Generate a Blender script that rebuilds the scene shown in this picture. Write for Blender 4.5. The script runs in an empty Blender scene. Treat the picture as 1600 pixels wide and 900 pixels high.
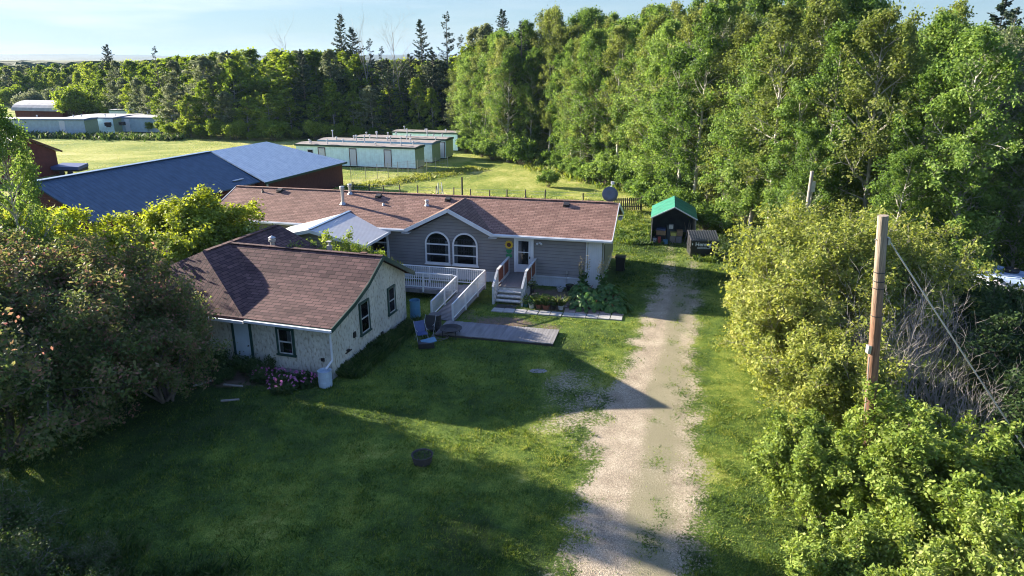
import bpy, math, random
import numpy as np
from mathutils import Vector, Matrix
R = math.radians
sc = bpy.context.scene

# ------------------------------------------------------------ camera, sky, sun, exposure
PITCH = math.atan(358/1100.0)
CAMH = 13.0
cam = bpy.data.cameras.new('camera')
camo = bpy.data.objects.new('camera', cam)
sc.collection.objects.link(camo)
cam.sensor_width = 36.0
cam.lens = 36.0*1100/1600
cam.clip_start = 0.1
cam.clip_end = 12000
camo.location = (0, 0, CAMH)
camo.rotation_euler = (math.pi/2 - PITCH, 0, 0)
sc.camera = camo

SUN_EL = 17.3
SDX, SDY = -0.875, 0.484          # horizontal direction TOWARDS the sun
SUN_AZ = math.degrees(math.atan2(SDX, SDY))
w = bpy.data.worlds.new('World'); sc.world = w; w.use_nodes = True
wn = w.node_tree.nodes; wl = w.node_tree.links
sky = wn.new('ShaderNodeTexSky'); sky.sky_type = 'NISHITA'; sky.sun_disc = False
sky.sun_elevation = R(SUN_EL); sky.sun_rotation = R(SUN_AZ)
sky.air_density = 1.0; sky.dust_density = 0.3; sky.ozone_density = 1.6
bg = wn['Background']; bg.inputs[1].default_value = 0.078
# thin cirrus: streaky noise over the sky direction, paler than the blue behind it
tc = wn.new('ShaderNodeTexCoord'); mp = wn.new('ShaderNodeMapping'); mp.inputs['Scale'].default_value = (1.6, 1.6, 16)
mp.inputs['Rotation'].default_value = (0.0, 0.07, 0.3)
nz = wn.new('ShaderNodeTexNoise'); nz.inputs['Scale'].default_value = 1.6; nz.inputs['Detail'].default_value = 7; nz.inputs['Roughness'].default_value = 0.55
cr = wn.new('ShaderNodeValToRGB'); cr.color_ramp.elements[0].position = 0.44; cr.color_ramp.elements[1].position = 0.60
cr.color_ramp.elements[1].color = (0.62, 0.62, 0.62, 1)
sep = wn.new('ShaderNodeSeparateXYZ')
mr = wn.new('ShaderNodeMapRange'); mr.inputs[1].default_value = 0.25; mr.inputs[2].default_value = -0.75; mr.inputs[3].default_value = 0.12; mr.inputs[4].default_value = 1.0
mu = wn.new('ShaderNodeMath'); mu.operation = 'MULTIPLY'
mixc = wn.new('ShaderNodeMixRGB')
hs = wn.new('ShaderNodeHueSaturation')
hs.inputs['Saturation'].default_value = 0.25; hs.inputs['Value'].default_value = 1.3
wl.new(tc.outputs['Generated'], mp.inputs[0]); wl.new(mp.outputs[0], nz.inputs['Vector']); wl.new(nz.outputs[0], cr.inputs[0])
wl.new(tc.outputs['Generated'], sep.inputs[0]); wl.new(sep.outputs[0], mr.inputs[0])
wl.new(cr.outputs[0], mu.inputs[0]); wl.new(mr.outputs[0], mu.inputs[1])
ga = wn.new('ShaderNodeGamma'); ga.inputs[1].default_value = 0.5
ti = wn.new('ShaderNodeMixRGB'); ti.blend_type = 'MULTIPLY'; ti.inputs[0].default_value = 1; ti.inputs[2].default_value = (.68, .93, 1.20, 1)
se2 = wn.new('ShaderNodeSeparateXYZ'); wl.new(tc.outputs['Generated'], se2.inputs[0])
el = wn.new('ShaderNodeMapRange'); el.inputs[1].default_value = 0.08; el.inputs[2].default_value = 0.55; wl.new(se2.outputs[2], el.inputs[0])
tm_ = wn.new('ShaderNodeMixRGB'); tm_.inputs[1].default_value = (.60, .80, 1.02, 1); tm_.inputs[2].default_value = (.60, .92, 1.75, 1); wl.new(el.outputs[0], tm_.inputs[0]); wl.new(tm_.outputs[0], ti.inputs[2])
wl.new(sky.outputs[0], ga.inputs[0]); wl.new(ga.outputs[0], ti.inputs[1])
wl.new(ti.outputs[0], hs.inputs['Color']); wl.new(mu.outputs[0], mixc.inputs[0])
wl.new(ti.outputs[0], mixc.inputs[1]); wl.new(hs.outputs[0], mixc.inputs[2]); wl.new(mixc.outputs[0], bg.inputs[0])

sl = bpy.data.lights.new('sun', 'SUN'); sl.energy = 5.0; sl.angle = R(0.55); sl.color = (1.0, 0.9, 0.74)
so = bpy.data.objects.new('sun', sl); sc.collection.objects.link(so)
sd = Vector((SDX*math.cos(R(SUN_EL)), SDY*math.cos(R(SUN_EL)), math.sin(R(SUN_EL))))
so.rotation_euler = sd.to_track_quat('Z', 'Y').to_euler()
so.location = (-60, 60, 60)
sc.view_settings.view_transform = 'Standard'; sc.view_settings.look = 'None'
sc.view_settings.exposure = 2.2; sc.view_settings.gamma = 1.0
sc.view_settings.use_curve_mapping = False
cy = sc.cycles
cy.max_bounces = 6; cy.diffuse_bounces = 3; cy.glossy_bounces = 2; cy.transmission_bounces = 3; cy.transparent_max_bounces = 6; cy.volume_bounces = 0
cy.use_denoising = True; cy.filter_width = 1.05
cy.caustics_reflective = False; cy.caustics_refractive = False

# ------------------------------------------------------------ helpers
def at(x, y, z=0.0):
    """point where the line of sight through photo pixel (1600x900) meets height z"""
    c, s = math.cos(PITCH), math.sin(PITCH)
    dx, dy = x-800, y-450
    dn = dy*c + 1100*s; fw = 1100*c - dy*s; t = (CAMH-z)/dn
    return Vector((dx*t, fw*t, z))

def tag(o, label=None, cat=None, group=None, kind=None):
    if label: o['label'] = label
    if cat: o['category'] = cat
    if group: o['group'] = group
    if kind: o['kind'] = kind
    return o

def link(o, parent=None):
    sc.collection.objects.link(o)
    if parent is not None: o.parent = parent
    return o

def thing(name, label, cat, loc=(0, 0, 0), rz=0.0, group=None):
    o = bpy.data.objects.new(name, None); o.empty_display_size = 0.3
    link(o); o.location = loc; o.rotation_euler = (0, 0, rz)
    return tag(o, label, cat, group)

def copy_tree(o, parent=None):
    c = o.copy(); link(c); c.parent = parent
    for ch in list(o.children): copy_tree(ch, c)
    return c

class MB:
    def __init__(s): s.v = []; s.f = []
    def add(s, vs, fs):
        n = len(s.v); s.v += [tuple(v) for v in vs]; s.f += [tuple(n+i for i in f) for f in fs]; return s
    def box(s, x0, x1, y0, y1, z0, z1, m=None):
        vs = [Vector(p) for p in ((x0,y0,z0),(x1,y0,z0),(x1,y1,z0),(x0,y1,z0),(x0,y0,z1),(x1,y0,z1),(x1,y1,z1),(x0,y1,z1))]
        if m is not None: vs = [m @ v for v in vs]
        return s.add(vs, [(3,2,1,0),(4,5,6,7),(0,1,5,4),(1,2,6,5),(2,3,7,6),(3,0,4,7)])
    def bar(s, a, b, wd, ht, up=(0, 0, 1)):
        a, b = Vector(a), Vector(b); d = b-a; L = d.length; d.normalize()
        upv = Vector(up)
        if abs(d.dot(upv)) > 0.98: upv = Vector((0, 1, 0))
        x = d.cross(upv).normalized(); z = x.cross(d).normalized()
        m = Matrix(((x.x, d.x, z.x, a.x), (x.y, d.y, z.y, a.y), (x.z, d.z, z.z, a.z), (0, 0, 0, 1)))
        return s.box(-wd/2, wd/2, 0, L, -ht/2, ht/2, m)
    def tube(s, a, b, r0, r1=None, n=8, cap=True):
        r1 = r0 if r1 is None else r1
        a, b = Vector(a), Vector(b); d = (b-a).normalized()
        up = Vector((0, 0, 1)) if abs(d.z) < 0.9 else Vector((1, 0, 0))
        x = d.cross(up).normalized(); y = d.cross(x)
        vs = []
        for k in range(n):
            q = x*math.cos(2*math.pi*k/n) + y*math.sin(2*math.pi*k/n); vs.append(a+q*r0)
        for k in range(n):
            q = x*math.cos(2*math.pi*k/n) + y*math.sin(2*math.pi*k/n); vs.append(b+q*r1)
        fs = [(k, (k+1) % n, n+(k+1) % n, n+k) for k in range(n)]
        if cap: fs += [tuple(range(n))[::-1], tuple(range(n, 2*n))]
        return s.add(vs, fs)
    def path(s, pts, r, n=6):
        for a, b in zip(pts[:-1], pts[1:]): s.tube(a, b, r, r, n)
        return s
    def lathe(s, prof, c=(0, 0, 0), n=20, m=None):
        vs = []; c = Vector(c)
        for r, z in prof:
            for k in range(n):
                p = Vector((r*math.cos(2*math.pi*k/n), r*math.sin(2*math.pi*k/n), z))
                if m is not None: p = m @ p
                vs.append(p+c)
        fs = []
        for i in range(len(prof)-1):
            for k in range(n): fs.append((i*n+k, i*n+(k+1) % n, (i+1)*n+(k+1) % n, (i+1)*n+k))
        return s.add(vs, fs)
    def slab(s, pts, th, d=(0, 0, -1)):
        """polygon given a thickness"""
        d = Vector(d)*th; n = len(pts); P = [Vector(p) for p in pts]
        vs = P + [p+d for p in P]
        fs = [tuple(range(n)), tuple(range(n, 2*n))[::-1]] + [((k+1) % n, k, n+k, n+(k+1) % n) for k in range(n)]
        return s.add(vs, fs)
    def build(s, name, mat, parent=None, smooth=False, bevel=0):
        me = bpy.data.meshes.new(name); me.from_pydata(s.v, [], s.f); me.update()
        o = bpy.data.objects.new(name, me); link(o, parent)
        if mat: me.materials.append(mat)
        if smooth:
            me.polygons.foreach_set('use_smooth', [True]*len(me.polygons))
        if bevel:
            b = o.modifiers.new('bevel', 'BEVEL'); b.width = bevel; b.segments = 2; b.limit_method = 'ANGLE'
        return o

# numpy value noise
_rs = np.random.RandomState(5); _tab = _rs.rand(256, 256)
def vnoise(x, y):
    xi = np.floor(x).astype(int); yi = np.floor(y).astype(int); fx = x-xi; fy = y-yi
    fx = fx*fx*(3-2*fx); fy = fy*fy*(3-2*fy)
    g = lambda a, b: _tab[a & 255, b & 255]
    return (g(xi, yi)*(1-fx)+g(xi+1, yi)*fx)*(1-fy)+(g(xi, yi+1)*(1-fx)+g(xi+1, yi+1)*fx)*fy
def fbm(x, y, o=4):
    r = 0; a = 0.5; t = 0
    for k in range(o):
        r = r + a*vnoise(x*2**k+17.3*k, y*2**k+9.1*k); t += a; a *= 0.5
    return r/t

# ------------------------------------------------------------ materials
def nodes(name):
    m = bpy.data.materials.new(name); m.use_nodes = True
    nt = m.node_tree; return m, nt.nodes, nt.links, nt.nodes['Principled BSDF']

def simple(name, col, rough=0.6, metal=0.0, var=0.25, scale=6.0, bump=0.0, bscale=40.0, col2=None, spec=0.5, stretch=(1, 1, 1)):
    m, n, l, p = nodes(name)
    t = n.new('ShaderNodeTexCoord'); mp = n.new('ShaderNodeMapping'); mp.inputs['Scale'].default_value = stretch
    l.new(t.outputs['Object'], mp.inputs[0])
    z = n.new('ShaderNodeTexNoise'); z.inputs['Scale'].default_value = scale; z.inputs['Detail'].default_value = 6; z.inputs['Roughness'].default_value = 0.6
    l.new(mp.outputs[0], z.inputs['Vector'])
    r = n.new('ShaderNodeValToRGB'); r.color_ramp.elements[0].position = 0.3; r.color_ramp.elements[1].position = 0.7
    a = [c*(1-var) for c in col]; b = [min(1, c*(1+var*0.7)) for c in (col2 or col)]
    r.color_ramp.elements[0].color = (*a, 1); r.color_ramp.elements[1].color = (*b, 1)
    l.new(z.outputs[0], r.inputs[0]); l.new(r.outputs[0], p.inputs['Base Color'])
    p.inputs['Roughness'].default_value = rough; p.inputs['Metallic'].default_value = metal
    p.inputs['Specular IOR Level'].default_value = spec
    if bump:
        z2 = n.new('ShaderNodeTexNoise'); z2.inputs['Scale'].default_value = bscale; z2.inputs['Detail'].default_value = 4
        l.new(mp.outputs[0], z2.inputs['Vector'])
        b_ = n.new('ShaderNodeBump'); b_.inputs['Strength'].default_value = bump; b_.inputs['Distance'].default_value = 0.03
        l.new(z2.outputs[0], b_.inputs['Height']); l.new(b_.outputs[0], p.inputs['Normal'])
    return m

def banded(name, col, axis, period, duty_dark=0.7, rough=0.5, metal=0.0, depth=0.012, var=0.12, col2=None, noise_scale=2.0, tri=True, spec=0.4):
    """lap siding / ribbed sheet: a repeating profile along one object axis as bump plus a thin joint line"""
    m, n, l, p = nodes(name)
    t = n.new('ShaderNodeTexCoord'); s = n.new('ShaderNodeSeparateXYZ'); l.new(t.outputs['Object'], s.inputs[0])
    d = n.new('ShaderNodeMath'); d.operation = 'DIVIDE'; d.inputs[1].default_value = period; l.new(s.outputs[axis], d.inputs[0])
    f = n.new('ShaderNodeMath'); f.operation = 'FRACT'; l.new(d.outputs[0], f.inputs[0])
    z = n.new('ShaderNodeTexNoise'); z.inputs['Scale'].default_value = noise_scale; z.inputs['Detail'].default_value = 6
    l.new(t.outputs['Object'], z.inputs['Vector'])
    r = n.new('ShaderNodeValToRGB'); r.color_ramp.elements[0].position = 0.3; r.color_ramp.elements[1].position = 0.7
    r.color_ramp.elements[0].color = (*[c*(1-var) for c in col], 1); r.color_ramp.elements[1].color = (*[c*(1+var) for c in (col2 or col)], 1)
    l.new(z.outputs[0], r.inputs[0])
    jr = n.new('ShaderNodeValToRGB'); jr.color_ramp.interpolation = 'LINEAR'
    jr.color_ramp.elements[0].position = 0.0; jr.color_ramp.elements[0].color = (duty_dark,)*3+(1,)
    jr.color_ramp.elements[1].position = 0.16; jr.color_ramp.elements[1].color = (1, 1, 1, 1)
    l.new(f.outputs[0], jr.inputs[0])
    mx = n.new('ShaderNodeMixRGB'); mx.blend_type = 'MULTIPLY'; mx.inputs[0].default_value = 1
    l.new(r.outputs[0], mx.inputs[1]); l.new(jr.outputs[0], mx.inputs[2]); l.new(mx.outputs[0], p.inputs['Base Color'])
    if tri: h = f.outputs[0]
    else:
        rr = n.new('ShaderNodeValToRGB'); e = rr.color_ramp.elements
        e[0].position = 0.0; e[0].color = (1, 1, 1, 1); e[1].position = 0.25; e[1].color = (0, 0, 0, 1)
        e2 = e.new(0.85); e2.color = (0, 0, 0, 1); e3 = e.new(1.0); e3.color = (1, 1, 1, 1)
        l.new(f.outputs[0], rr.inputs[0]); h = rr.outputs[0]
    b = n.new('ShaderNodeBump'); b.inputs['Strength'].default_value = 0.8; b.inputs['Distance'].default_value = depth
    if tri: b.invert = True
    l.new(h, b.inputs['Height']); l.new(b.outputs[0], p.inputs['Normal'])
    p.inputs['Roughness'].default_value = rough; p.inputs['Metallic'].default_value = metal; p.inputs['Specular IOR Level'].default_value = spec
    return m

def shingles(name, c1, c2, cm, rot=0.0, wdt=0.36, ht=0.165):
    m, n, l, p = nodes(name)
    t = n.new('ShaderNodeTexCoord'); mp = n.new('ShaderNodeMapping'); mp.inputs['Rotation'].default_value = (0, 0, rot)
    l.new(t.outputs['Object'], mp.inputs[0])
    b = n.new('ShaderNodeTexBrick'); b.inputs['Scale'].default_value = 1; b.inputs['Brick Width'].default_value = wdt; b.inputs['Row Height'].default_value = ht
    b.inputs['Mortar Size'].default_value = 0.017; b.inputs['Mortar Smooth'].default_value = 0.3; b.inputs['Bias'].default_value = 0.0
    b.inputs['Color1'].default_value = (*c1, 1); b.inputs['Color2'].default_value = (*c2, 1); b.inputs['Mortar'].default_value = (*cm, 1)
    l.new(mp.outputs[0], b.inputs['Vector'])
    z = n.new('ShaderNodeTexNoise'); z.inputs['Scale'].default_value = 1.1; z.inputs['Detail'].default_value = 8; z.inputs['Roughness'].default_value = 0.7
    l.new(t.outputs['Object'], z.inputs['Vector'])
    r = n.new('ShaderNodeMapRange'); r.inputs[1].default_value = 0.25; r.inputs[2].default_value = 0.75; r.inputs[3].default_value = 0.7; r.inputs[4].default_value = 1.3
    l.new(z.outputs[0], r.inputs[0])
    mx = n.new('ShaderNodeMixRGB'); mx.blend_type = 'MULTIPLY'; mx.inputs[0].default_value = 1
    l.new(b.outputs[0], mx.inputs[1]); l.new(r.outputs[0], mx.inputs[2]); l.new(mx.outputs[0], p.inputs['Base Color'])
    bp = n.new('ShaderNodeBump'); bp.inputs['Strength'].default_value = 0.9; bp.inputs['Distance'].default_value = 0.02; bp.invert = True
    z2 = n.new('ShaderNodeTexNoise'); z2.inputs['Scale'].default_value = 60; l.new(t.outputs['Object'], z2.inputs['Vector'])
    ad = n.new('ShaderNodeMath'); ad.operation = 'MULTIPLY_ADD'; ad.inputs[1].default_value = -0.5; l.new(z2.outputs[0], ad.inputs[0]); l.new(b.outputs['Fac'], ad.inputs[2])
    l.new(ad.outputs[0], bp.inputs['Height']); l.new(bp.outputs[0], p.inputs['Normal'])
    p.inputs['Roughness'].default_value = 0.9; p.inputs['Specular IOR Level'].default_value = 0.2
    return m

def leafmat(name, cols, trans=0.35, rough=0.65, tcol=None):
    """cols: list of colours picked per leaf by its own random number, shifted a little per plant"""
    m, n, l, p = nodes(name)
    a = n.new('ShaderNodeAttribute'); a.attribute_name = 'rnd'
    oi = n.new('ShaderNodeObjectInfo')
    ad = n.new('ShaderNodeMath'); ad.operation = 'MULTIPLY_ADD'; ad.inputs[1].default_value = 0.44; ad.inputs[2].default_value = -0.22
    l.new(oi.outputs['Random'], ad.inputs[0])
    su = n.new('ShaderNodeMath'); su.operation = 'ADD'; su.use_clamp = True; l.new(a.outputs['Fac'], su.inputs[0]); l.new(ad.outputs[0], su.inputs[1])
    r = n.new('ShaderNodeValToRGB'); e = r.color_ramp.elements
    k = len(cols)
    e[0].position = 0; e[0].color = (*cols[0], 1); e[1].position = 1; e[1].color = (*cols[-1], 1)
    for i in range(1, k-1):
        q = e.new(i/(k-1)); q.color = (*cols[i], 1)
    l.new(su.outputs[0], r.inputs[0]); l.new(r.outputs[0], p.inputs['Base Color'])
    p.inputs['Roughness'].default_value = rough; p.inputs['Specular IOR Level'].default_value = 0.18
    tr = n.new('ShaderNodeBsdfTranslucent')
    hsv = n.new('ShaderNodeHueSaturation'); hsv.inputs['Hue'].default_value = 0.485; hsv.inputs['Saturation'].default_value = 1.1; hsv.inputs['Value'].default_value = 1.6
    l.new(r.outputs[0], hsv.inputs['Color']); l.new(hsv.outputs[0], tr.inputs[0])
    mx = n.new('ShaderNodeMixShader'); mx.inputs[0].default_value = trans
    l.new(p.outputs[0], mx.inputs[1]); l.new(tr.outputs[0], mx.inputs[2])
    l.new(mx.outputs[0], n['Material Output'].inputs[0])
    return m

M = {}
M['leaf_aspen'] = leafmat('leaf_aspen', [(.042,.082,.020), (.086,.158,.030), (.14,.225,.046), (.225,.31,.09)], .4)
M['leaf_far'] = leafmat('leaf_far', [(.055,.10,.018), (.12,.19,.026), (.19,.265,.036), (.28,.33,.07)], 0.42)
M['leaf_pale'] = leafmat('leaf_pale', [(.07,.10,.045), (.12,.15,.07), (.17,.20,.10), (.24,.26,.16)], 0.3)
M['leaf_willow'] = leafmat('leaf_willow', [(.09,.13,.022), (.17,.21,.038), (.26,.29,.065), (.40,.40,.15)])
M['leaf_box'] = leafmat('leaf_box', [(.074,.12,.022), (.135,.205,.034), (.205,.27,.052), (.32,.365,.12)])
M['leaf_maple'] = leafmat('leaf_maple', [(.13,.17,.02), (.24,.30,.035), (.36,.41,.06), (.50,.52,.16)])
M['leaf_crab'] = leafmat('leaf_crab', [(.05,.08,.024), (.08,.125,.034), (.12,.16,.045), (.185,.165,.07), (.34,.17,.13)], 0.38)
M['leaf_dark'] = leafmat('leaf_dark', [(.025,.048,.015), (.045,.08,.022), (.075,.12,.03)], 0.25)
M['leaf_olive'] = leafmat('leaf_olive', [(.06,.09,.022), (.11,.15,.032), (.165,.205,.05), (.26,.28,.10)], .4)
M['needle'] = leafmat('needle', [(.012,.026,.014), (.022,.042,.020), (.035,.058,.026)], 0.08)
M['grass_blade'] = leafmat('grass_blade', [(.032,.068,.016), (.07,.125,.022), (.14,.195,.026), (.26,.28,.065)], 0.3)
M['field_blade'] = leafmat('field_blade', [(.12,.17,.03), (.19,.24,.05), (.28,.31,.09), (.38,.37,.16)], 0.3)
M['weed'] = leafmat('weed', [(.03,.06,.016), (.055,.10,.022), (.09,.13,.035), (.15,.15,.07)], 0.3)
M['rhubarb'] = leafmat('rhubarb', [(.03,.08,.02), (.06,.13,.03), (.10,.19,.05)], 0.3, 0.35)
M['peony'] = leafmat('peony', [(.34,.08,.22), (.48,.15,.34), (.65,.35,.52)], 0.3)
M['bloom'] = leafmat('bloom', [(.3,.05,.1), (.5,.4,.35), (.6,.55,.5)], 0.2)
M['seedhead'] = leafmat('seedhead', [(.25,.2,.1), (.38,.33,.17), (.5,.42,.25)], 0.2)
M['bark'] = simple('bark', (.16,.13,.10), .9, var=.4, scale=5, bump=.6, bscale=18, stretch=(1,1,.25))
M['bark_aspen'] = simple('bark_aspen', (.36,.34,.29), .85, var=.45, scale=3, bump=.3, bscale=14, stretch=(1,1,.7))
M['bark_grey'] = simple('bark_grey', (.30,.27,.24), .9, var=.35, scale=4, bump=.3, bscale=14, stretch=(1,1,.3))
M['siding'] = banded('siding', (.215,.205,.20), 2, .2, .4, rough=.55, depth=.03, var=.06)
M['siding_end'] = banded('siding_end', (.22,.235,.20), 2, .2, .45, rough=.55, depth=.03, var=.08)
M['skirt'] = banded('skirt', (.52,.55,.58), 0, .12, .85, rough=.5, depth=.01, var=.08, tri=False)
M['white'] = simple('white', (.66,.67,.68), .45, var=.08, scale=3)
M['white_old'] = simple('white_old', (.48,.48,.46), .7, var=.35, scale=7, bump=.2)
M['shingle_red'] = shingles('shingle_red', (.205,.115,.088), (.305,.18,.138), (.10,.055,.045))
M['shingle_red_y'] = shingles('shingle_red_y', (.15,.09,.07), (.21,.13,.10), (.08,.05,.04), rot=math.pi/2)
M['shingle_brown'] = shingles('shingle_brown', (.075,.042,.042), (.15,.085,.078), (.028,.016,.016), wdt=.44, ht=.2)
M['shingle_brown_y'] = shingles('shingle_brown_y', (.075,.042,.042), (.14,.078,.07), (.028,.016,.016), rot=math.pi/2, wdt=.44, ht=.2)
M['metal_white'] = banded('metal_white', (.50,.49,.47), 1, .2, .6, rough=.4, metal=.15, depth=.02, var=.06, tri=False)
M['metal_white_x'] = banded('metal_white_x', (.50,.49,.47), 0, .2, .6, rough=.4, metal=.15, depth=.02, var=.06, tri=False)
M['metal_blue'] = banded('metal_blue', (.075,.115,.165), 1, .40, .45, rough=.6, metal=.0, depth=.03, var=.16, tri=False, spec=.15)
M['metal_galv'] = banded('metal_galv', (.92,.85,.76), 1, .35, .65, rough=.6, metal=.1, depth=.02, var=.1, tri=False)
M['trim_blue'] = simple('trim_blue', (.12,.20,.32), .5, var=.1)
M['redwall'] = banded('redwall', (.11,.03,.022), 2, .16, .5, rough=.8, depth=.012, var=.2)
M['redbrick'] = simple('redbrick', (.12,.035,.028), .9, var=.3, scale=4, bump=.4)
M['green_dark'] = simple('green_dark', (.018,.06,.045), .55, var=.2)
M['dark'] = simple('dark', (.015,.014,.014), .6, var=.3)
M['black_plastic'] = simple('black_plastic', (.018,.018,.02), .4, var=.2)
M['galv'] = simple('galv', (.42,.42,.42), .45, metal=.6, var=.15)
M['wood_grey'] = simple('wood_grey', (.20,.19,.19), .85, var=.3, scale=5, bump=.4, stretch=(1, .15, 1))
M['wood_deck'] = simple('wood_deck', (.21,.19,.17), .85, var=.35, scale=6, bump=.4, stretch=(6, .5, 1))
M['wood_brown'] = simple('wood_brown', (.24,.075,.035), .65, var=.2, scale=3)
M['post_wood'] = simple('post_wood', (.06,.05,.042), .9, var=.3, scale=4)
M['door_white'] = simple('door_white', (.6,.62,.65), .4, var=.05)
M['door_pale'] = simple('door_pale', (.50,.58,.62), .6, var=.1, scale=3)
M['curtain'] = simple('curtain', (.28,.31,.34), .8, var=.25, scale=9, stretch=(4, 1, .2))
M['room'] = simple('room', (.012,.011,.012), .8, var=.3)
M['blue_barrel'] = simple('blue_barrel', (.07,.20,.30), .4, var=.1)
M['white_barrel'] = simple('white_barrel', (.42,.50,.56), .5, var=.12)
M['concrete'] = simple('concrete', (.33,.32,.30), .9, var=.2, scale=5, bump=.3)
M['concrete_pink'] = simple('concrete_pink', (.30,.22,.19), .9, var=.25, scale=5, bump=.3)
M['soil'] = simple('soil', (.10,.065,.05), .95, var=.4, scale=9, bump=.6)
M['clay'] = simple('clay', (.25,.09,.05), .8, var=.2)
M['green_pot'] = simple('green_pot', (.04,.12,.10), .5, var=.2)
M['tarp_green'] = simple('tarp_green', (.012,.16,.10), .65, var=.3, scale=2.5, bump=.6, bscale=4)
M['tarp_grey'] = simple('tarp_grey', (.10,.12,.12), .7, var=.3, scale=2, bump=.5, bscale=3)
M['card'] = simple('card', (.30,.20,.11), .8, var=.2)
M['yellow_box'] = simple('yellow_box', (.45,.42,.10), .6, var=.2)
M['red_paint'] = simple('red_paint', (.35,.05,.03), .5, var=.2)
M['blue_paint'] = simple('blue_paint', (.05,.08,.20), .5, var=.2)
M['teal_wall'] = banded('teal_wall', (.74,.94,.93), 0, .3, .88, rough=.6, depth=.008, var=.10, tri=False)
M['green_wall'] = simple('green_wall', (.32,.38,.24), .7, var=.12, scale=3)
M['greyblue_wall'] = banded('greyblue_wall', (.36,.46,.50), 0, .3, .88, rough=.6, depth=.008, var=.12, tri=False)
M['tarroof'] = simple('tarroof', (.22,.19,.18), .9, var=.35, scale=1.2)
M['tarroof_pale'] = simple('tarroof_pale', (.34,.34,.36), .8, var=.3, scale=.8)
M['yellow'] = simple('yellow', (.65,.42,.02), .5, var=.1)
M['brown'] = simple('brown', (.09,.03,.015), .7, var=.2)
M['green_orn'] = simple('green_orn', (.02,.20,.07), .5, var=.1)
M['letter'] = simple('letter', (.85,.87,.88), .6, var=.15)
M['dish_grey'] = simple('dish_grey', (.10,.12,.16), .5, var=.1)
M['shell'] = simple('shell', (.55,.56,.58), .5, var=.15)
M['stone'] = simple('stone', (.28,.26,.25), .9, var=.3, scale=4, bump=.5)
M['pole_wood'] = None

def stucco():
    m, n, l, p = nodes('stucco')
    t = n.new('ShaderNodeTexCoord')
    v = n.new('ShaderNodeTexVoronoi'); v.inputs['Scale'].default_value = 7; mpp = n.new('ShaderNodeMapping'); mpp.inputs['Scale'].default_value = (1, 1, .55)
    l.new(t.outputs['Object'], mpp.inputs[0]); l.new(mpp.outputs[0], v.inputs['Vector'])
    z = n.new('ShaderNodeTexNoise'); z.inputs['Scale'].default_value = 9; z.inputs['Detail'].default_value = 5; l.new(mpp.outputs[0], z.inputs['Vector'])
    z3 = n.new('ShaderNodeTexNoise'); z3.inputs['Scale'].default_value = 1.2; z3.inputs['Detail'].default_value = 5; l.new(t.outputs['Object'], z3.inputs['Vector'])
    r = n.new('ShaderNodeValToRGB'); r.color_ramp.elements[0].position = .32; r.color_ramp.elements[1].position = .5
    r.color_ramp.elements[0].color = (.34,.30,.22, 1); r.color_ramp.elements[1].color = (.60,.57,.47, 1)
    l.new(z.outputs[0], r.inputs[0])
    r3 = n.new('ShaderNodeMapRange'); r3.inputs[1].default_value = .3; r3.inputs[2].default_value = .7; r3.inputs[3].default_value = .82; r3.inputs[4].default_value = 1.08
    l.new(z3.outputs[0], r3.inputs[0])
    mx = n.new('ShaderNodeMixRGB'); mx.blend_type = 'MULTIPLY'; mx.inputs[0].default_value = 1; l.new(r.outputs[0], mx.inputs[1]); l.new(r3.outputs[0], mx.inputs[2])
    l.new(mx.outputs[0], p.inputs['Base Color'])
    b = n.new('ShaderNodeBump'); b.inputs['Strength'].default_value = .9; b.inputs['Distance'].default_value = .03
    ad = n.new('ShaderNodeMath'); ad.operation = 'ADD'; l.new(v.outputs['Distance'], ad.inputs[0]); l.new(z.outputs[0], ad.inputs[1])
    l.new(ad.outputs[0], b.inputs['Height']); l.new(b.outputs[0], p.inputs['Normal']); p.inputs['Roughness'].default_value = .95
    return m
M['stucco'] = stucco()

def polemat():
    m, n, l, p = nodes('pole_wood')
    t = n.new('ShaderNodeTexCoord'); mp = n.new('ShaderNodeMapping'); mp.inputs['Scale'].default_value = (1.6, 1.6, .05)
    l.new(t.outputs['Object'], mp.inputs[0])
    z = n.new('ShaderNodeTexNoise'); z.inputs['Scale'].default_value = 14; z.inputs['Detail'].default_value = 8; z.inputs['Roughness'].default_value = .7
    l.new(mp.outputs[0], z.inputs['Vector'])
    s = n.new('ShaderNodeSeparateXYZ'); l.new(t.outputs['Object'], s.inputs[0])
    g = n.new('ShaderNodeMapRange'); g.inputs[1].default_value = 6.5; g.inputs[2].default_value = 8.6; l.new(s.outputs[2], g.inputs[0])
    a = n.new('ShaderNodeValToRGB'); a.color_ramp.elements[0].color = (.06,.025,.015,1); a.color_ramp.elements[1].color = (.32,.17,.10,1); a.color_ramp.elements[0].position=.3; a.color_ramp.elements[1].position=.7
    b = n.new('ShaderNodeValToRGB'); b.color_ramp.elements[0].color = (.13,.10,.075,1); b.color_ramp.elements[1].color = (.38,.31,.24,1); b.color_ramp.elements[0].position=.3; b.color_ramp.elements[1].position=.7
    l.new(z.outputs[0], a.inputs[0]); l.new(z.outputs[0], b.inputs[0])
    mx = n.new('ShaderNodeMixRGB'); l.new(g.outputs[0], mx.inputs[0]); l.new(a.outputs[0], mx.inputs[1]); l.new(b.outputs[0], mx.inputs[2])
    l.new(mx.outputs[0], p.inputs['Base Color']); p.inputs['Roughness'].default_value = .85
    bp = n.new('ShaderNodeBump'); bp.inputs['Strength'].default_value = .7; bp.inputs['Distance'].default_value = .02; l.new(z.outputs[0], bp.inputs['Height']); l.new(bp.outputs[0], p.inputs['Normal'])
    return m
M['pole_wood'] = polemat()

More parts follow.
